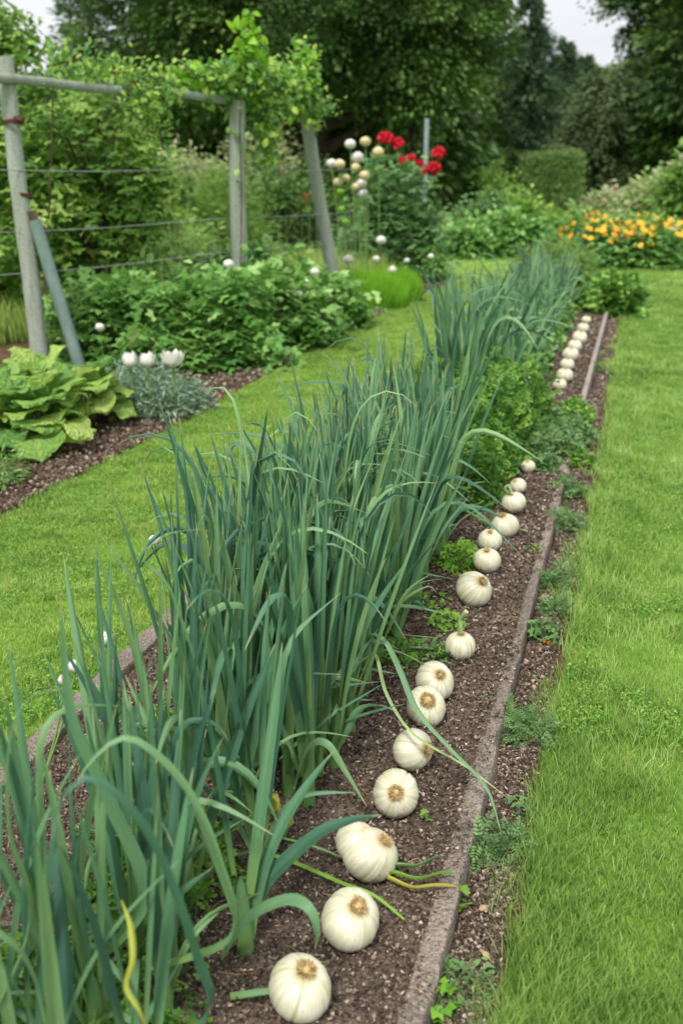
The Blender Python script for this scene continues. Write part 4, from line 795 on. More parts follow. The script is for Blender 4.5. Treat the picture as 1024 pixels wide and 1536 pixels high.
def bush(base, rx, ry, h, label, cat, mat, ncl, per, size, tpl=T_OV, name='leafy_bush', group=None, sig=.1, z0=0., stems=12, stemmat='stem', seed=1, lump=.35, low=.0, dense=.6):
    base = np.asarray(base, float); t = thing(name, label, cat, base, group)
    d = rv(ncl); d[:, 2] = np.abs(d[:, 2])
    lm = 1-lump+2*lump*vn(d[:, 0]*2.2+seed*7.3, d[:, 1]*2.2+d[:, 2]*1.7+seed, 81)
    cc = base+d*(dense+(1-dense)*RNG.random(ncl)[:, None])*lm[:, None]*np.array([rx, ry, h-z0])+[0, 0, z0]
    n = ncl*per; ci = np.repeat(np.arange(ncl), per)
    off = RNG.normal(size=(n, 3))*sig*(.6+.8*RNG.random(ncl))[ci][:, None]; off[:, 2] *= .7
    pos = cc[ci]+off; pos[:, 2] = np.maximum(pos[:, 2], base[2]+.02)
    dd = d[ci]; nor = nrm(dd*.45+[0, 0, .75]+rv(n)*.55); fwd = nrm(dd*[1, 1, .2]+nrm(off)*.6+rv(n)*.5+[0, 0, -.15])
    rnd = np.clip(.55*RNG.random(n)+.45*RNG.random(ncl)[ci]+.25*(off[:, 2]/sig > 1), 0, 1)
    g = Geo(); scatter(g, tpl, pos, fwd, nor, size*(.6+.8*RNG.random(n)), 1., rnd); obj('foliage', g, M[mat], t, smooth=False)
    g = Geo()
    for k in RNG.choice(ncl, min(stems, ncl), replace=False):
        tube(g, spline([base+RNG.normal(size=3)*[rx*.1, ry*.1, 0], base+(cc[k]-base)*[.35, .35, .55], cc[k]], 7), np.linspace(.016, .005, 7)*max(.3, h*.5), 6, RNG.random(), cap=False)
    obj('branches', g, M[stemmat], t); return t
B = [(165,540,.38,.36,.50,'leafy bush just behind the three white cupped flowers, left end of the green mass',1),
     (300,552,.46,.40,.56,'dense green leafy bush in front of the middle post',2),
     (235,515,.46,.45,.60,'leafy green bush behind the front bushes, between brace and middle post',3),
     (400,522,.42,.38,.58,'rounded leafy bush between the middle post and the leaning right post',4),
     (468,497,.34,.34,.50,'leafy bush crowding the foot of the leaning right post',5),
     (360,495,.46,.42,.62,'leafy green bush right behind the middle post foot',6),
     (150,500,.4,.4,.5,'leafy bush seen beyond the foot of the sloping brace',7)]
for (u, v, rx, ry, h, lab, k) in B:
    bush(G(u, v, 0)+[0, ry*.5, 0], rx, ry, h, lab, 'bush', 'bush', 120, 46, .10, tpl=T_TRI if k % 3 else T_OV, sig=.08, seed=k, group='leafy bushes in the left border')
WH = [(343,397,7.6,17,'white globe flower in front of the middle post'),(150,491,6.7,14,'white flower low on the left side of the leafy bush'),(472,409,8.6,15,'white flower beside the leaning right post, upper'),
      (460,425,8.4,14,'white flower left of the leaning post, middle'),(448,441,8.1,12,'white flower left of the leaning post, lowest'),(420,450,8.0,10,'small white flower in the leafy bush above the lawn edge'),
      (522,390,10.6,17,'white globe flower right of the leaning post'),(571,361,11.4,16,'white globe flower highest above the lime green mound'),(588,405,10.8,14,'white flower over the right end of the lime mound'),
      (564,389,11,12,'small white flower behind the lime mound'),(498,389,10.8,11,'white flower half behind the leaning post'),(610,391,11.4,9,'tiny white flower right of the lime mound'),(646,385,11.8,10,'cream flower near the dark end of the border')]
for (u, v, Y, d_, lab) in WH: ballflower(u, v, Y, d_, lab, group='white globe flowers in the left border', flat=.85)
t = thing('lime_mound', 'bright lime green grassy mound right of the leaning post', 'plant', G(550, 470, 0))
for (u, v, r_) in [(525,466,.34),(560,466,.36),(590,458,.30)]:
    c = G(u, v, 0)+[0, .25, 0]; n = 5000; a = RNG.random(n)*2*PI; rr = r_*np.sqrt(RNG.random(n))
    g = Geo(); blades(g, np.stack([c[0]+rr*np.cos(a), c[1]+rr*np.sin(a), 0*a], 1), .42*(1-.45*(rr/r_)**2)*(.7+.4*RNG.random(n)), np.full(n, .009), .25*RNG.random(n), .9*RNG.random(n), 4); obj('foliage', g, M['lime'], t)
# rose bush and neighbours
def bloomparts(t, lst, mat, name='bloom'):
    for (u, v, Y, dpx) in lst:
        p = P(u, v, Y); r = dpx/2/F*Y; g = Geo(); blob(g, p, (r*.72, r*.72, r*.62), int(u) % 5, .1, 9, 12); n = 60; d = rv(n); d[:, 2] = d[:, 2]*.5+.35; d = nrm(d)
        scatter(g, T_OV, p+d*r*.55, np.cross(d, rv(n))+d*.9, d, r*.75, 1.6); obj(name, g, M[mat], t)
t = bush(G(600, 425, 0)+[0, .5, 0], [.56, .45][0], .45, 1.42, 'tall red rose bush beside the creamy globe flowers', 'rose bush', 'rose', 100, 46, .10, tpl=T_TRI, sig=.13, name='rose_bush', seed=11, stemmat='stem', z0=.1, lump=.3)
bloomparts(t, [(578,209,12.9,21),(596,216,12.9,17),(603,241,12.8,11),(616,237,12.8,12),(629,246,12.8,12),(658,231,12.9,19),(650,254,12.8,20),(637,258,12.8,9)], 'bloomred')
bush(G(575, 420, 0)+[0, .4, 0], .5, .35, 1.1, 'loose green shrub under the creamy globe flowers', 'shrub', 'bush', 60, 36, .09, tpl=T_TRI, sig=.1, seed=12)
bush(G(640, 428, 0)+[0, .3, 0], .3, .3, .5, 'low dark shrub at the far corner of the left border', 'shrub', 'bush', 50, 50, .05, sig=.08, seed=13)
CR = [(525,217,17,'w'),(548,213,17,'c'),(536,237,20,'w'),(567,229,18,'c'),(497,246,16,'w'),(509,247,17,'c'),(533,252,15,'c'),(546,264,16,'c'),(507,274,15,'c'),(519,268,13,'c'),(542,276,16,'w'),(533,281,14,'c'),(544,291,17,'w')]
nm = ['topmost left white globe beside the roses','topmost right cream globe beside the roses','big white globe in the centre of the cluster','cream globe nearest the red roses','leftmost pale globe touching its neighbour','cream globe second from the left touching the leftmost','small yellowish globe just under the big white one','flat cream globe in the middle of the cluster','yellowish globe on the lower left of the cluster','small globe above the yellowish lower left one','white globe just above the lowest','yellow tinted globe left of the lowest pair','lowest white globe of the cluster']
for (u, v, d_, c_), lab in zip(CR, nm): ballflower(u, v, 11.6+RNG.normal()*.1, d_, lab, 'bloomwhite' if c_ == 'w' else 'bloomcream', group='tall creamy globe flowers', base=(P(u, v, 11.6)[0]*.75+.25*.45, 11.6, 0))
for (u, v, lab) in [(510,289,'yellow green spent head above the lime one'),(512,315,'lime yellow spent head beside the leaning post'),(518,334,'lowest lime yellow spent head by the leaning post')]:
    ballflower(u, v, 11.5, 13, lab, 'lime', group='spent flower heads')

# trellis
W1, W2, W3 = G(62, 560, 0), np.array([-.105*8.9, 8.9, 0]), G(508, 472, 0)
W2 = P(360, 480, 8.9); W2[2] = 0
t = thing('garden_trellis', 'weathered grey timber trellis frame with three posts and a top rail', 'trellis', W1)
def post(p0, p1, r, sq=True):
    g = Geo(); n = 26; f = np.linspace(0, 1, n)[:, None]; cl = p0+(p1-p0)*f; cl[:, 0] += .006*np.sin(f[:, 0]*7); tube(g, cl, r*(1-.12*f[:, 0])*(1+.02*np.sin(f[:, 0]*31)), 20); return g
T1 = P(7, 86, 7.25); T2 = P(355, 150, 8.85); T3 = P(458, 168, 10.0)
obj('post', post(W1, T1, .062), M['wood'], t); obj('post', post(W2, T2, .074), M['wood'], t); obj('post', post(W3, T3, .068), M['wood'], t)
b0 = G(122, 556, 0); b1 = P(52, 330, 7.16)
g = Geo(); tube(g, np.linspace(b0, b1, 12), .045, 16); obj('brace', g, M['brace'], t)
g = Geo(); tube(g, np.linspace(b1, b1+(b1-b0)*.06, 4), .032, 12); obj('brace_tip', g, M['bark'], t)
def beam(a, b, hh, dd):
    g = Geo(); n = 20; f = np.linspace(0, 1, n)[:, None]; cl = a+(b-a)*f; cl[:, 2] += .012*np.sin(f[:, 0]*5)
    X_ = nrm(np.cross(b-a, [0, 0, 1])); pr = [(-1, -1), (-1, .8), (-.8, 1), (.8, 1), (1, .8), (1, -1)]
    V = np.stack([cl+X_*dd/2*q[0]+np.array([0, 0, 1])*hh/2*q[1] for q in pr], 1); K = len(pr)
    i = np.arange(n-1)[:, None]*K; j = np.arange(K)[None]; k2 = (np.arange(K)+1)[None] % K
    g.add(V.reshape(-1, 3), np.stack([i+j, i+k2, i+K+k2, i+K+j], -1).reshape(-1, 4))
    for e in (0, n-1): g.add(np.vstack([V[e], V[e].mean(0)]), np.stack([np.arange(K), (np.arange(K)+1) % K, np.full(K, K)], 1))
    return g
obj('top_rail', beam(P(-60, 116, 6.9), P(180, 133, 7.95), .058, .05), M['wood'], t)
obj('top_rail', beam(P(150, 130, 8.0), P(372, 152, 8.98), .062, .05), M['wood'], t)
obj('top_rail', beam(P(345, 150, 8.98), P(462, 160, 10.0), .06, .05), M['wood'], t)
for (u, v) in ((21, 183), (33, 292)):
    c = P(u, v, 7.2); g = Geo()
    for z in (-.008, 0., .008): a = np.linspace(0, 2*PI, 21); tube(g, c+np.stack([.066*np.cos(a), .066*np.sin(a), z+.004*np.sin(3*a)], 1), .006, 6, cap=False)
    if v < 200: blob(g, c+[.05, -.05, .015], (.035, .02, .02), 2, .5)
    obj('rusty_tie', g, M['rust'], t)
t = thing('wire_fence', 'thin wire fence strung across the trellis posts behind the leafy bushes', 'fence', (W1+W3)/2)
for z in (1.38, .98, .70):
    pts = []
    for f in np.linspace(-.25, 1.12, 40):
        q = W1+(W3-W1)*min(f, 1.)+ (np.array([1.2, 2.6, 0])*max(0, f-1)); q = q+[0, .09, 0]; pts.append([q[0], q[1], z-.008*math.sin(f*9)])
    g = Geo(); tube(g, pts, .0030, 6, cap=False); obj('wire', g, M['wire'], t)
g = Geo()
for f in np.linspace(.02, 1.12, 36):
    q = W1+(W3-W1)*min(f, 1.)+(np.array([1.2, 2.6, 0])*max(0, f-1))+[0, .10, 0]; tube(g, [[q[0], q[1], .0], [q[0]+.004, q[1], .5], [q[0], q[1], .99 if f > .35 else .7]], .0021, 4, cap=False)
obj('vertical_wires', g, M['wire'], t)

# climbing vines
def along(pts, n, sig): 
    cl = spline(pts, 60); idx = RNG.integers(0, 60, n); return cl[idx]+RNG.normal(size=(n, 3))*sig, cl
def vine(label, runs, mat='vine', size=.075):
    base = np.asarray(runs[0][0][0]); b = np.array([base[0], base[1], 0.]) ; t = thing('climbing_vine', label, 'vine', b)
    g = Geo(); gs = Geo()
    for (pts, n, sig) in runs:
        pos, cl = along(pts, n, sig); scatter(g, T_OV, pos, nrm(rv(n)+[0, -.1, -.25]), nrm(rv(n)*.8+[0, -.3, .9]), size*(.5+.9*RNG.random(n)), 1.1)
        tube(gs, cl, .007, 6, .5, cap=False)
    obj('foliage', g, M[mat], t, smooth=False); obj('stem', gs, M['bark'], t); return t
vine('bright green vine heaped over the right end of the trellis with one tall shoot', [
    ([P(360,470,8.8), P(362,300,8.75), P(360,170,8.8), P(370,130,8.8)], 20, .02),
    ([P(292,120,8.7), P(320,118,8.75), P(360,118,8.8), P(400,125,9.2), P(450,125,9.8)], 1500, .085),
    ([P(340,135,8.9), P(380,150,9.), P(440,145,9.6), P(482,165,10.)], 1000, .085),
    ([P(440,165,9.8), P(455,120,9.8), P(458,75,9.8)], 620, .06),
    ([P(376,115,8.9), P(376,85,8.9)], 120, .07),
    ([P(400,160,9.), P(402,200,9.), P(398,250,9.)], 300, .05),
    ([P(290,110,8.7), P(278,98,8.7), P(262,112,8.7)], 26, .03)], size=.062)
vine('young vine shoot coloured back-lit lime green, standing straight up from the middle post', [
    ([P(375,140,8.8), P(376,90,8.8), P(374,45,8.8), P(373,18,8.8)], 44, .03),
    ([P(350,50,8.8), P(376,48,8.8), P(396,60,8.8)], 16, .015), ([P(352,74,8.8), P(376,72,8.8), P(400,84,8.8)], 16, .015), ([P(376,90,8.8), P(376,80,8.8)], 34, .05)], 'lime', .085)  # lime instead of vine green: back light painted into the leaf colour
vine('young vine shoot coloured back-lit lime green, rising over the top of the leaning right post', [
    ([P(455,140,9.7), P(457,110,9.7), P(458,70,9.7)], 70, .055)], 'lime', .08)  # back light on this shoot is put into its brighter leaf colour
vine('small vine spray coloured back-lit lime green, reaching left above the rail before the middle post', [
    ([P(300,125,8.6), P(285,104,8.6), P(266,112,8.6), P(250,126,8.6)], 34, .03)], 'lime', .08)  # same lime leaves, with the back light in their colour
vine('yellow green vine trailing along the left half of the top rail', [
    ([P(60,520,7.5), P(75,300,7.5), P(80,130,7.4)], 40, .04),
    ([P(70,100,7.6), P(110,92,7.7), P(150,102,7.9), P(200,115,8.1), P(262,125,8.5)], 520, .07),
    ([P(185,140,8.0), P(220,150,8.2), P(252,150,8.4)], 260, .075),
    ([P(200,120,8), P(235,180,8.2), P(245,225,8.3)], 160, .06)], size=.05)

# shrubs and small trees behind the trellis
def tree(base, label, mat, crowns, ncl, per, size, name='broadleaf_tree', trunk=.2, tpl=T_DI, sig=.5, group=None, cat='tree', limbs=14, tb='barkdark', lean=(0, 0), core=False, seed=1):
    """crowns: list of (dx,dy,z,rx,ry,rz)"""
    base = np.asarray(base, float); t = thing(name, label, cat, base, group); g = Geo(); cs = []
    vol = np.array([c[3]*c[4]*c[5] for c in crowns])**.67; vol /= vol.sum()
    for c_, w in zip(crowns, vol):
        m = max(3, int(ncl*w)); d = rv(m); lm = .78+.44*vn(d[:, 0]*2.5+seed*5.1, d[:, 1]*2.5+d[:, 2]*2.3+seed, 91); rad = (.55+.45*RNG.random(m)**.6)*lm
        cc = base+np.array(c_[:3])+d*rad[:, None]*np.array(c_[3:]); cs.append((cc, d))
    cc = np.vstack([a for a, b in cs]); d = np.vstack([b for a, b in cs]); ncl = len(cc); n = ncl*per; ci = np.repeat(np.arange(ncl), per)
    sg = sig*(.6+.8*RNG.random(ncl)); off = np.clip(RNG.normal(size=(n, 3)), -1.8, 1.8)*sg[ci][:, None]; off[:, 2] *= .55; off[:, 2] -= .25*(off[:, 0]**2+off[:, 1]**2)/sig
    pos = cc[ci]+off; pos[:, 2] = np.maximum(pos[:, 2], .05); dd = d[ci]
    nor = nrm(dd*.35+[0, 0, .7]+rv(n)*.6); fwd = nrm(dd*[1, 1, .1]+nrm(off)*.7+rv(n)*.4+[0, 0, -.3])
    rnd = np.clip(.35*RNG.random(n)+.65*RNG.random(ncl)[ci]**1.4, 0, 1)
    scatter(g, tpl, pos, fwd, nor, size*(.6+.8*RNG.random(n)), 1., rnd); obj('crown', g, M[mat], t, smooth=False)
    g = Geo(); top = base+np.array(crowns[0][:3])+np.array([0, 0, crowns[0][5]*.6]); top[:2] += lean
    mid = base+(top-base)*.45+np.array([lean[0]*.4, lean[1]*.4, 0]); cl = spline([base-[0, 0, .1], base+(mid-base)*.5, mid, top], 14)
    tube(g, cl, trunk*np.linspace(1.25, .15, 14), 12); 
    for k in RNG.choice(ncl, min(limbs, ncl), replace=False):
        j = int(np.clip(np.argmin(np.abs(cl[:, 2]-cc[k][2]*.6)), 1, 11)); a = cl[j]; tube(g, spline([a, a+(cc[k]-a)*[.5, .5, .4], cc[k]], 7), trunk*np.linspace(.42, .06, 7), 7, cap=False)
    obj('trunk', g, M[tb], t); return t
def U(u, Y): 
    p = P(u, 250, Y); p[2] = 0; return p
tree(U(118, 8.9), 'slender leafy small tree growing right behind the left trellis post', 'shrub', [(.0,0,1.6,.68,.6,.66),(-.1,0,.95,.62,.5,.6),(.2,0,1.3,.5,.5,.5)], 130, 60, .085, trunk=.035, tpl=T_TRI, sig=.12, limbs=46, tb='bark', lean=(.2, 0), seed=2, name='small_tree')
tree(U(-20, 9.3), 'small leafy tree rising at the upper left edge behind the post', 'shrub', [(-.1,0,2.1,.62,.6,.8),(.1,0,1.2,.9,.7,.8),(-.15,0,2.7,.35,.4,.45)], 130, 60, .085, trunk=.04, tpl=T_TRI, sig=.13, limbs=46, tb='bark', seed=3, name='small_tree')
bush(U(60, 10.5), 1.0, .7, .95, 'tangled green shrub low behind the two left posts', 'shrub', 'shrub', 110, 60, .08, tpl=T_TRI, sig=.13, seed=21, stemmat='bark')
bush(U(200, 10.8), .7, .6, 1.0, 'loose shrub with pinkish buds between the left and middle posts', 'shrub', 'midshrub', 90, 60, .06, sig=.12, seed=22, stemmat='bark')
for (u, Y, rx, h, m_, lab, k) in [(262,15,.8,1.35,'midshrub','soft light green rounded shrub left of the middle post, furthest left of the pair',31),(322,15.5,.75,1.30,'midshrub','soft light green rounded shrub touching the middle post',32),
        (300,19,1.0,2.0,'paleshrub','pale straggly shrub with beige flower heads above the light green ones',33),(410,17.5,1.1,1.15,'hedge','low clipped green hedge seen through the wire between the posts',34),
        (345,18.5,.8,1.2,'hedge','dark low shrub behind the middle post',35),(180,14,.8,1.2,'shrub','green shrub deep behind the left part of the fence',36),(470,19,.6,1.2,'hedge','dark shrub carrying a red flower behind the leaning post',37),(230,12,.5,.8,'midshrub','feathery low shrub just behind the fence wires',38),(395,20,.7,2.1,'paleshrub','slim pale shrub behind the hanging vine',39)]:
    t = bush(U(u, Y), rx, rx*.8, h, lab, 'shrub', m_, 110, 60, .10, tpl=T_NR if m_ == 'midshrub' else T_DI, sig=.16, seed=k, stemmat='bark', name='garden_shrub')
    if k == 37: bloomparts(t, [(459,300,18.2,19)], 'bloomred')
    if k == 22: pass
# tall weedy grass behind the border
x = RNG.uniform(-3.2, .8, 26000); y = 9.6+5*RNG.random(26000)+.5*x; s, t_ = toST(x, y); m = (t_ < -2.9); x, y = x[m], y[m]; n = len(x)
g = Geo(); blades(g, np.stack([x, y, 0*x], 1), .12+.30*RNG.random(n)*(.5+vn(x*2, y*2, 5)), np.full(n, .014), .2*RNG.random(n), .6*RNG.random(n), 4, np.clip(RNG.random(n), 0, 1))
tag(obj('rough_grass', g, M['grass']), 'long rough grass growing behind the leafy bushes', 'grass', kind='stuff')

# middle distance
bush(G(715, 388, 0)+[0, .5, 0], .62, .5, .38, 'low mounded shrub with whitish green leaves beyond the lawn strip', 'shrub', 'bush', 110, 60, .11, sig=.13, seed=41, name='garden_shrub')
bush(G(765, 388, 0)+[.1, .7, 0], .5, .5, .54, 'mounded green shrub under the yellow leaved one', 'shrub', 'bush', 110, 60, .11, sig=.13, seed=42, name='garden_shrub')
bush(G(740, 375, 0)+[.1, 1.6, 0], .5, .6, .78, 'taller mid green shrub rising behind the mounded ones', 'shrub', 'rose', 100, 60, .10, sig=.16, seed=43, name='garden_shrub')
bush(G(785, 372, 0)+[.1, 1.2, 0], .34, .5, .80, 'shrub with yellow tipped leaves behind the hazy leeks', 'shrub', 'vine', 80, 60, .10, sig=.15, seed=44, name='garden_shrub')
bush(G(768, 360, 0)+[0, 2.5, 0], .26, .4, 1.25, 'slim upright shrub poking above the clipped hedge', 'shrub', 'midshrub', 60, 55, .10, sig=.17, seed=45, name='garden_shrub')
bush(G(835, 350, 0), .5, .5, .25, 'low soft shrub to the left of the orange flowers', 'shrub', 'midshrub', 70, 50, .12, sig=.16, seed=46, name='garden_shrub')
for (u, v, rx, h, lab, cols, k) in [(912,405,.62,.60,'flowering bush with yellow and orange daisies, left half of the bed',[('bloomyel',66),('bloomora',8)],51),(990,405,.66,.60,'flowering bush with yellow and cream daisies at the right edge',[('bloomyel',56),('bloomora',4),('bloompeach',5)],52)]:
    b = G(u, v, 0)+[0, .75, 0]; t = bush(b, rx, .65, h, lab, 'flower bush', 'bush', 120, 60, .09, sig=.13, seed=k, name='flowering_bush')
    for (mn, cnt) in cols:
        for q in range(cnt):
            a = RNG.uniform(-1, 1); d_ = RNG.uniform(-.9, .6); hh = h*(1-.35*a*a-.2*d_*d_)*RNG.uniform(.84, 1.14)+.08
            c = b+np.array([a*rx*1.05, d_*.6, hh]); 
            if mn == 'bloompeach' or RNG.random() < .25: c[1] -= .35; c[2] -= .12
            r = RNG.uniform(.035, .065); g = Geo(); n = 14; az = RNG.random()+np.arange(n)*2*PI/n*1.0; tl = nrm(np.array([RNG.normal()*.4, -.7, .8]))
            e1 = nrm(np.cross(tl, [1, .1, 0])); e2 = np.cross(tl, e1); dd = np.cos(az)[:, None]*e1+np.sin(az)[:, None]*e2
            scatter(g, T_OV, np.repeat(c[None], n, 0), dd+tl*.25, np.repeat(tl[None], n, 0), r, 1.3); blob(g, c+tl*r*.1, np.ones(3)*r*.25, 1, .1, 6, 8); obj('bloom', g, M[mn], t)
for (u, v, Y, rx, h, m_, lab, k) in [(1030,330,22,1.1,1.35,'paleshrub','pale flowering shrub at the right edge above the daisies',61),(930,310,27,.9,.6,'paleshrub','low pale greyish shrub in front of the dark trees',62),(985,300,25,.8,1.0,'midshrub','yellow green shrub between the pale ones on the right',63),(1060,300,20,1.0,1.7,'midshrub','tall light shrub at the far right with reddish tips',64)]:
    bush(U(u, Y), rx, rx*.7, h, lab, 'shrub', m_, 120, 60, .14, sig=.2, seed=k, name='garden_shrub', stemmat='bark')
t = thing('garden_urn', 'small pinkish red urn standing before the dark hedge trees', 'urn', U(921, 33)); b = U(921, 33)
g = Geo(); zz = np.linspace(0, 1.0, 14); tube(g, np.stack([b[0]+0*zz, b[1]+0*zz, .2+zz*.55], 1), .26*np.array([.7,.62,.5,.6,.75,.9,1,1.02,1,.92,.8,.72,.78,.82]), 16); obj('vase', g, M['pink'], t)
t = thing('metal_pole', 'slim grey metal pole standing behind the red roses', 'pole', U(638, 20))
b = U(638, 20); g = Geo(); tube(g, [b, b+[0, 0, 1.3], [b[0], b[1], P(638, 178, 20)[2]]], .045, 12); obj('shaft', g, M['pole'], t)
g = Geo(); tube(g, [b, b+[0, 0, .05]], .12, 12); obj('foot_plate', g, M['pole'], t)

def hedge(u0, u1, Y, h, depth, mat, label, n, round_r=False, sz=.14):
    a = U(u0, Y); b = U(u1, Y); t = thing('clipped_hedge', label, 'hedge', (a+b)/2); c = (a+b)/2; hx = (b[0]-a[0])/2
    q = RNG.random(n); side = RNG.integers(0, 4, n); x = RNG.uniform(-hx, hx, n); y = RNG.uniform(0, depth, n); z = RNG.uniform(.02, h, n)
    y = np.where(side <= 1, 0, y); z = np.where(side == 2, h, z); x = np.where(side == 3, np.where(q > .5, hx, -hx), x)
    r_ = .5; ex = np.abs(x)/hx; z = z*np.where(ex > .93, 1-.25*((ex-.93)/.07)**2, 1); z = z*(1+.03*np.sin(x*2))
    pos = c+np.stack([x, y, z], 1)+RNG.normal(size=(n, 3))*.07; pos[:, 2] = np.maximum(pos[:, 2], .02)
    g = Geo(); rnd = np.clip(.5*RNG.random(n)+.5*vn(pos[:, 0]*1.5, pos[:, 2]*1.5, 3), 0, 1); scatter(g, T_NR, pos, rv(n)*.6+[0, -.3, .7], rv(n)*.6+[0, -1, .3], sz*(.6+.8*RNG.random(n)), 2., rnd); obj('foliage', g, M[mat], t, smooth=False)
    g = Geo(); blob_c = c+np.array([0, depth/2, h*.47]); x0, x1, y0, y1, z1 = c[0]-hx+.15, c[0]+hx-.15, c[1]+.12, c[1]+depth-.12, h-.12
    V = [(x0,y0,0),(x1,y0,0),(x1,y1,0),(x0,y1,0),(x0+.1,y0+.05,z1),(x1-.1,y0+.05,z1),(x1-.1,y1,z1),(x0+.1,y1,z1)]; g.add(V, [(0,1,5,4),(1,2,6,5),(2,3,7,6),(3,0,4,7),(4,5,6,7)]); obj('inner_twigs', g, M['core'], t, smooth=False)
hedge(650, 800, 38, 1.72, 1.5, 'hedge', 'long dark clipped hedge behind the middle shrubs', 16000)
hedge(790, 872, 35, 1.68, 1.8, 'hedgepale', 'paler rounded end section of the clipped hedge', 13000)
hedge(370, 472, 24, 1.05, 1., 'hedgepale', 'low green hedge glimpsed between the posts under the red flower', 9000, sz=.10)

# big trees
DK = 'dark'
tree(U(470, 24), 'huge dark broadleaf tree filling the top middle with low hanging branches', DK, [(0,0,5.5,4.2,3.2,3.4),(-2.6,0,4.8,2.3,2.2,2.6),(2.3,-.5,4.6,1.9,2.2,2.2),(0,1.5,7.5,3.6,3,2.4),(-1,2,2.6,3.2,1.6,1.6)], 760, 260, .115, trunk=.40, sig=.30, limbs=40, seed=1)
tree(U(625, 23.5), 'lighter green drooping bough tree overlapping the huge dark one on its right', 'mid', [(-.3,0,5.0,1.6,1.4,1.7),(0,0,3.7,1.2,1.1,1.1),(-.8,.5,6.6,1.6,1.4,1.4)], 230, 230, .10, trunk=.2, sig=.24, limbs=30, seed=2)
tree(U(390, 28), 'dark tree behind the left half of the trellis', DK, [(0,0,4.2,3.,2.4,3.2),(0,0,8,3,2.5,2.4),(-1,0,2,2.4,2,1.6)], 260, 170, .20, trunk=.3, sig=.38, seed=3)
tree(U(380, 32), 'dark tree deep behind the middle post', DK, [(0,0,3.2,3.8,2.,3.0),(0,0,7.5,4,2.5,3)], 240, 120, .30, trunk=.3, sig=.45, seed=4)
tree(U(560, 34), 'dark tree between the two trunks behind the roses', DK, [(0,0,3.2,3.6,2.,3.0),(0,0,7.5,4,2.5,3)], 240, 120, .30, trunk=.3, sig=.45, seed=5)
def conifer(base, label, mat, h, r, n, seed, tpl=T_NR, sz=.5, low=.3, pw=.8):
    base = np.asarray(base, float); t = thing('conifer_tree', label, 'conifer', base); rs = np.random.default_rng(seed)
    nb = 260; zb = low+(h-low)*rs.random(nb)**1.25; az = rs.random(nb)*2*PI; R = r*((1-zb/h)**pw)*(.6+.55*rs.random(nb))+.1
    per = n//nb; bi = np.repeat(np.arange(nb), per); f = rs.random(len(bi))**.6
    d = np.stack([np.cos(az), np.sin(az)], 1)[bi]; pos = np.stack([base[0]+d[:, 0]*R[bi]*f, base[1]+d[:, 1]*R[bi]*f, zb[bi]+.12*R[bi]*np.sin(f*3)-.25*f*f*R[bi]], 1)+rs.normal(size=(len(bi), 3))*.16*(.3+R[bi]/r)[:, None]
    fw = nrm(np.stack([d[:, 0], d[:, 1], 0*f-.2+.5*rs.random(len(bi))], 1)+rs.normal(size=(len(bi), 3))*.45); rnd = np.clip(.4*rs.random(len(bi))+.6*rs.random(nb)[bi], 0, 1)
    g = Geo(); scatter(g, tpl, pos, fw, rv(len(bi))*.5+[0, 0, 1], sz*(.5+.8*rs.random(len(bi))), 1.2, rnd); obj('crown', g, M[mat], t, smooth=False)
    g = Geo(); tube(g, [base, base+[0, 0, h*.5], base+[0, 0, h*.97]], [h*.02+.05, h*.013, .02], 8)
    for k in range(0, nb, 4): tube(g, [[base[0], base[1], zb[k]], [base[0]+math.cos(az[k])*R[k]*.8, base[1]+math.sin(az[k])*R[k]*.8, zb[k]]], [.04, .01], 4, cap=False)
    obj('trunk', g, M['barkdark'], t); return t
conifer(U(782, 46), 'tall grey green conifer with a pointed top near the middle of the skyline', 'conifer', 8.2, 2.7, 26000, 1, sz=.3)
conifer(U(700, 44), 'dark conifer whose tip leaves the top of the photo beside the huge tree', 'dark', 10.5, 2.4, 20000, 2, sz=.3)
conifer(U(835, 50), 'dark pointed conifer right of the grey green one', 'conifer', 6.9, 2.2, 16000, 3, sz=.3)
conifer(U(864, 52), 'shorter conifer with a narrow tip in the sky notch', 'conifer', 6.3, 1.9, 14000, 4, sz=.3)
conifer(U(690, 52), 'dark conifer mostly hidden behind the drooping bough', 'dark', 9, 3.6, 14000, 5, sz=.42)
conifer(U(150, 27), 'blue green conifer seen through gaps above the top rail at the left', 'conifer', 6.9, 1.7, 9000, 6, sz=.25)
tree(U(905, 38), 'round grey olive tree standing before the dark right hand tree', 'olive', [(0,0,2.3,1.6,1.6,2.0),(0,0,3.6,.9,1.1,1.2),(.5,0,1.6,1.4,1.3,1.3)], 220, 170, .15, trunk=.16, sig=.30, seed=7)
tree(U(1010, 40), 'dark broadleaf tree filling the top right corner', 'dark', [(0,0,7.,2.5,2.4,3.0),(.5,0,3.6,2.6,2.4,2.6),(-1.2,0,9.2,1.9,1.5,1.6),(-2.1,0,8.0,1.2,1,1.0)], 330, 180, .18, trunk=.3, sig=.36, seed=8)
tree(U(1090, 36), 'dark tree just off the right side of the photo', 'dark', [(0,0,4.5,3,2.4,4),(0,0,8,3,2.4,2.4)], 160, 100, .3, trunk=.3, sig=.45, seed=9)
back = tree(U(800, 60), 'dark distant woodland tree closing the view behind the hedge', 'dark', [(0,0,2.8,5.5,2.5,3.0)], 200, 110, .42, trunk=.3, sig=.6, name='woodland_tree', group='distant woodland trees', seed=10)
for (u, Y, sc) in [(650,58,1.),(730,60,1.),(870,58,1.),(940,56,1.05),(1020,58,1.),(560,52,1.),(470,50,1.1),(380,52,1.05),(290,50,1.),(200,48,1.),(110,46,.8),(20,44,.85),(-60,44,.8)]:
    dup(back, U(u, Y), RNG.random()*6, sc)

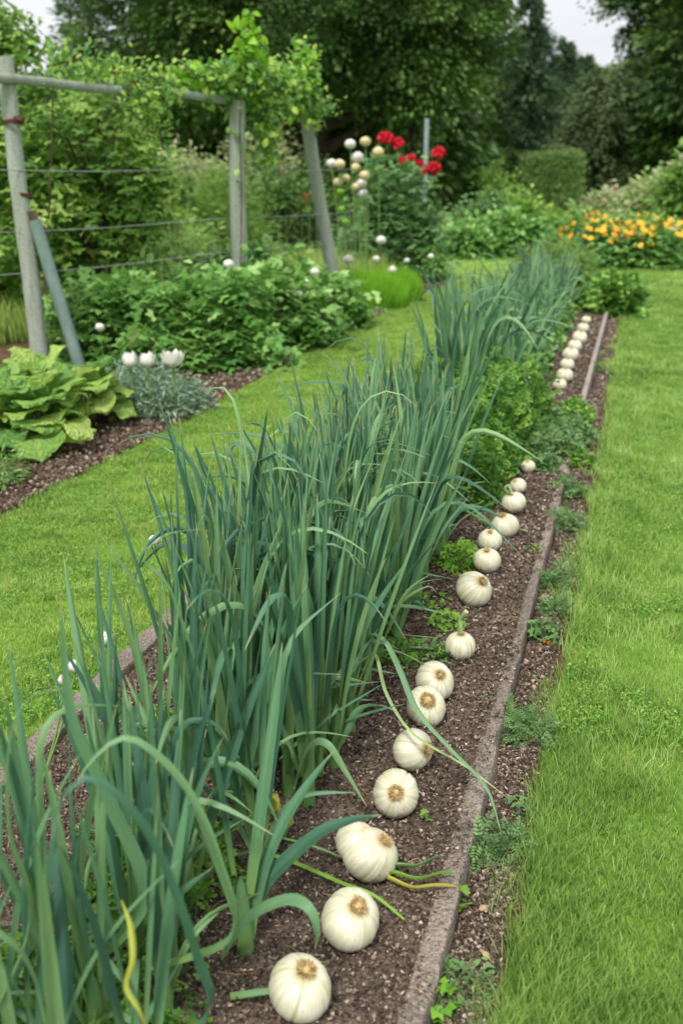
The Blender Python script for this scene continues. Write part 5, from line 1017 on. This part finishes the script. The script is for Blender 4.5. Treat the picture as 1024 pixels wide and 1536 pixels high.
# ---------------------------------------------------------------- light, sky, camera
sc = bpy.context.scene
W = bpy.data.worlds.new('World'); sc.world = W; W.use_nodes = True; nt = W.node_tree; N = nt.nodes; L = nt.links; N.clear()
EL, RO = math.radians(58), math.radians(200)
sky = N.new('ShaderNodeTexSky'); sky.sky_type = 'NISHITA'; sky.sun_disc = False; sky.sun_elevation = EL; sky.sun_rotation = RO; sky.air_density = 1.; sky.dust_density = 2.
tc = N.new('ShaderNodeTexCoord'); mp = N.new('ShaderNodeMapping'); mp.inputs['Scale'].default_value = (1, 1, 3.5); L.new(tc.outputs['Generated'], mp.inputs[0])
no = N.new('ShaderNodeTexNoise'); no.inputs['Scale'].default_value = 2.2; no.inputs['Detail'].default_value = 7; no.inputs['Roughness'].default_value = .55; L.new(mp.outputs[0], no.inputs[0])
cl = ramp(N, L, no.outputs[0], [(.3, (7.6, 7.9, 8.6, 1)), (.5, (9.6, 9.7, 10.1, 1)), (.7, (11., 11., 11.1, 1))])
sx = N.new('ShaderNodeSeparateXYZ'); L.new(tc.outputs['Generated'], sx.inputs[0]); mz = N.new('ShaderNodeMapRange'); mz.inputs[1].default_value = 0; mz.inputs[2].default_value = .75
mz.inputs[3].default_value = .76; mz.inputs[4].default_value = 1.22; L.new(sx.outputs[2], mz.inputs[0])
mg = N.new('ShaderNodeMix'); mg.data_type = 'RGBA'; mg.blend_type = 'MULTIPLY'; mg.inputs[0].default_value = 1; L.new(cl, mg.inputs[6]); L.new(mz.outputs[0], mg.inputs[7])
mi = N.new('ShaderNodeMix'); mi.data_type = 'RGBA'; mi.inputs[0].default_value = .88; L.new(sky.outputs[0], mi.inputs[6]); L.new(mg.outputs[2], mi.inputs[7])
bg = N.new('ShaderNodeBackground'); bg.inputs[1].default_value = .082; L.new(mi.outputs[2], bg.inputs[0]); o = N.new('ShaderNodeOutputWorld'); L.new(bg.outputs[0], o.inputs[0])
sl = bpy.data.lights.new('sun', 'SUN'); sl.energy = 2.3; sl.angle = math.radians(11); sl.color = (1, .965, .90); so = bpy.data.objects.new('sun', sl); C.objects.link(so)
dirv = np.array([math.sin(RO)*math.cos(EL), math.cos(RO)*math.cos(EL), math.sin(EL)])
from mathutils import Vector
so.rotation_euler = Vector(dirv).to_track_quat('Z', 'Y').to_euler(); so.location = (0, 0, 20)
cd = bpy.data.cameras.new('camera'); co = bpy.data.objects.new('camera', cd); C.objects.link(co); sc.camera = co
cd.sensor_fit = 'VERTICAL'; cd.sensor_height = 36; cd.sensor_width = 24; cd.lens = 35*F/(35/36*1536); cd.clip_start = .05; cd.clip_end = 1000
co.location = (0, 0, CAMH); co.rotation_euler = (math.radians(90)-PITCH, 0, 0)
cd.dof.use_dof = True; cd.dof.focus_distance = 2.5; cd.dof.aperture_fstop = 3.2
sc.view_settings.view_transform = 'Standard'; sc.view_settings.look = 'None'; sc.view_settings.gamma = 1; sc.view_settings.exposure = .55
sc.render.engine = 'CYCLES'
cy = sc.cycles; cy.max_bounces = 6; cy.diffuse_bounces = 3; cy.glossy_bounces = 2; cy.transmission_bounces = 3; cy.transparent_max_bounces = 4; cy.use_denoising = True
print('objects', len(sc.objects), 'faces', sum(len(o.data.polygons) for o in sc.objects if o.type == 'MESH'))
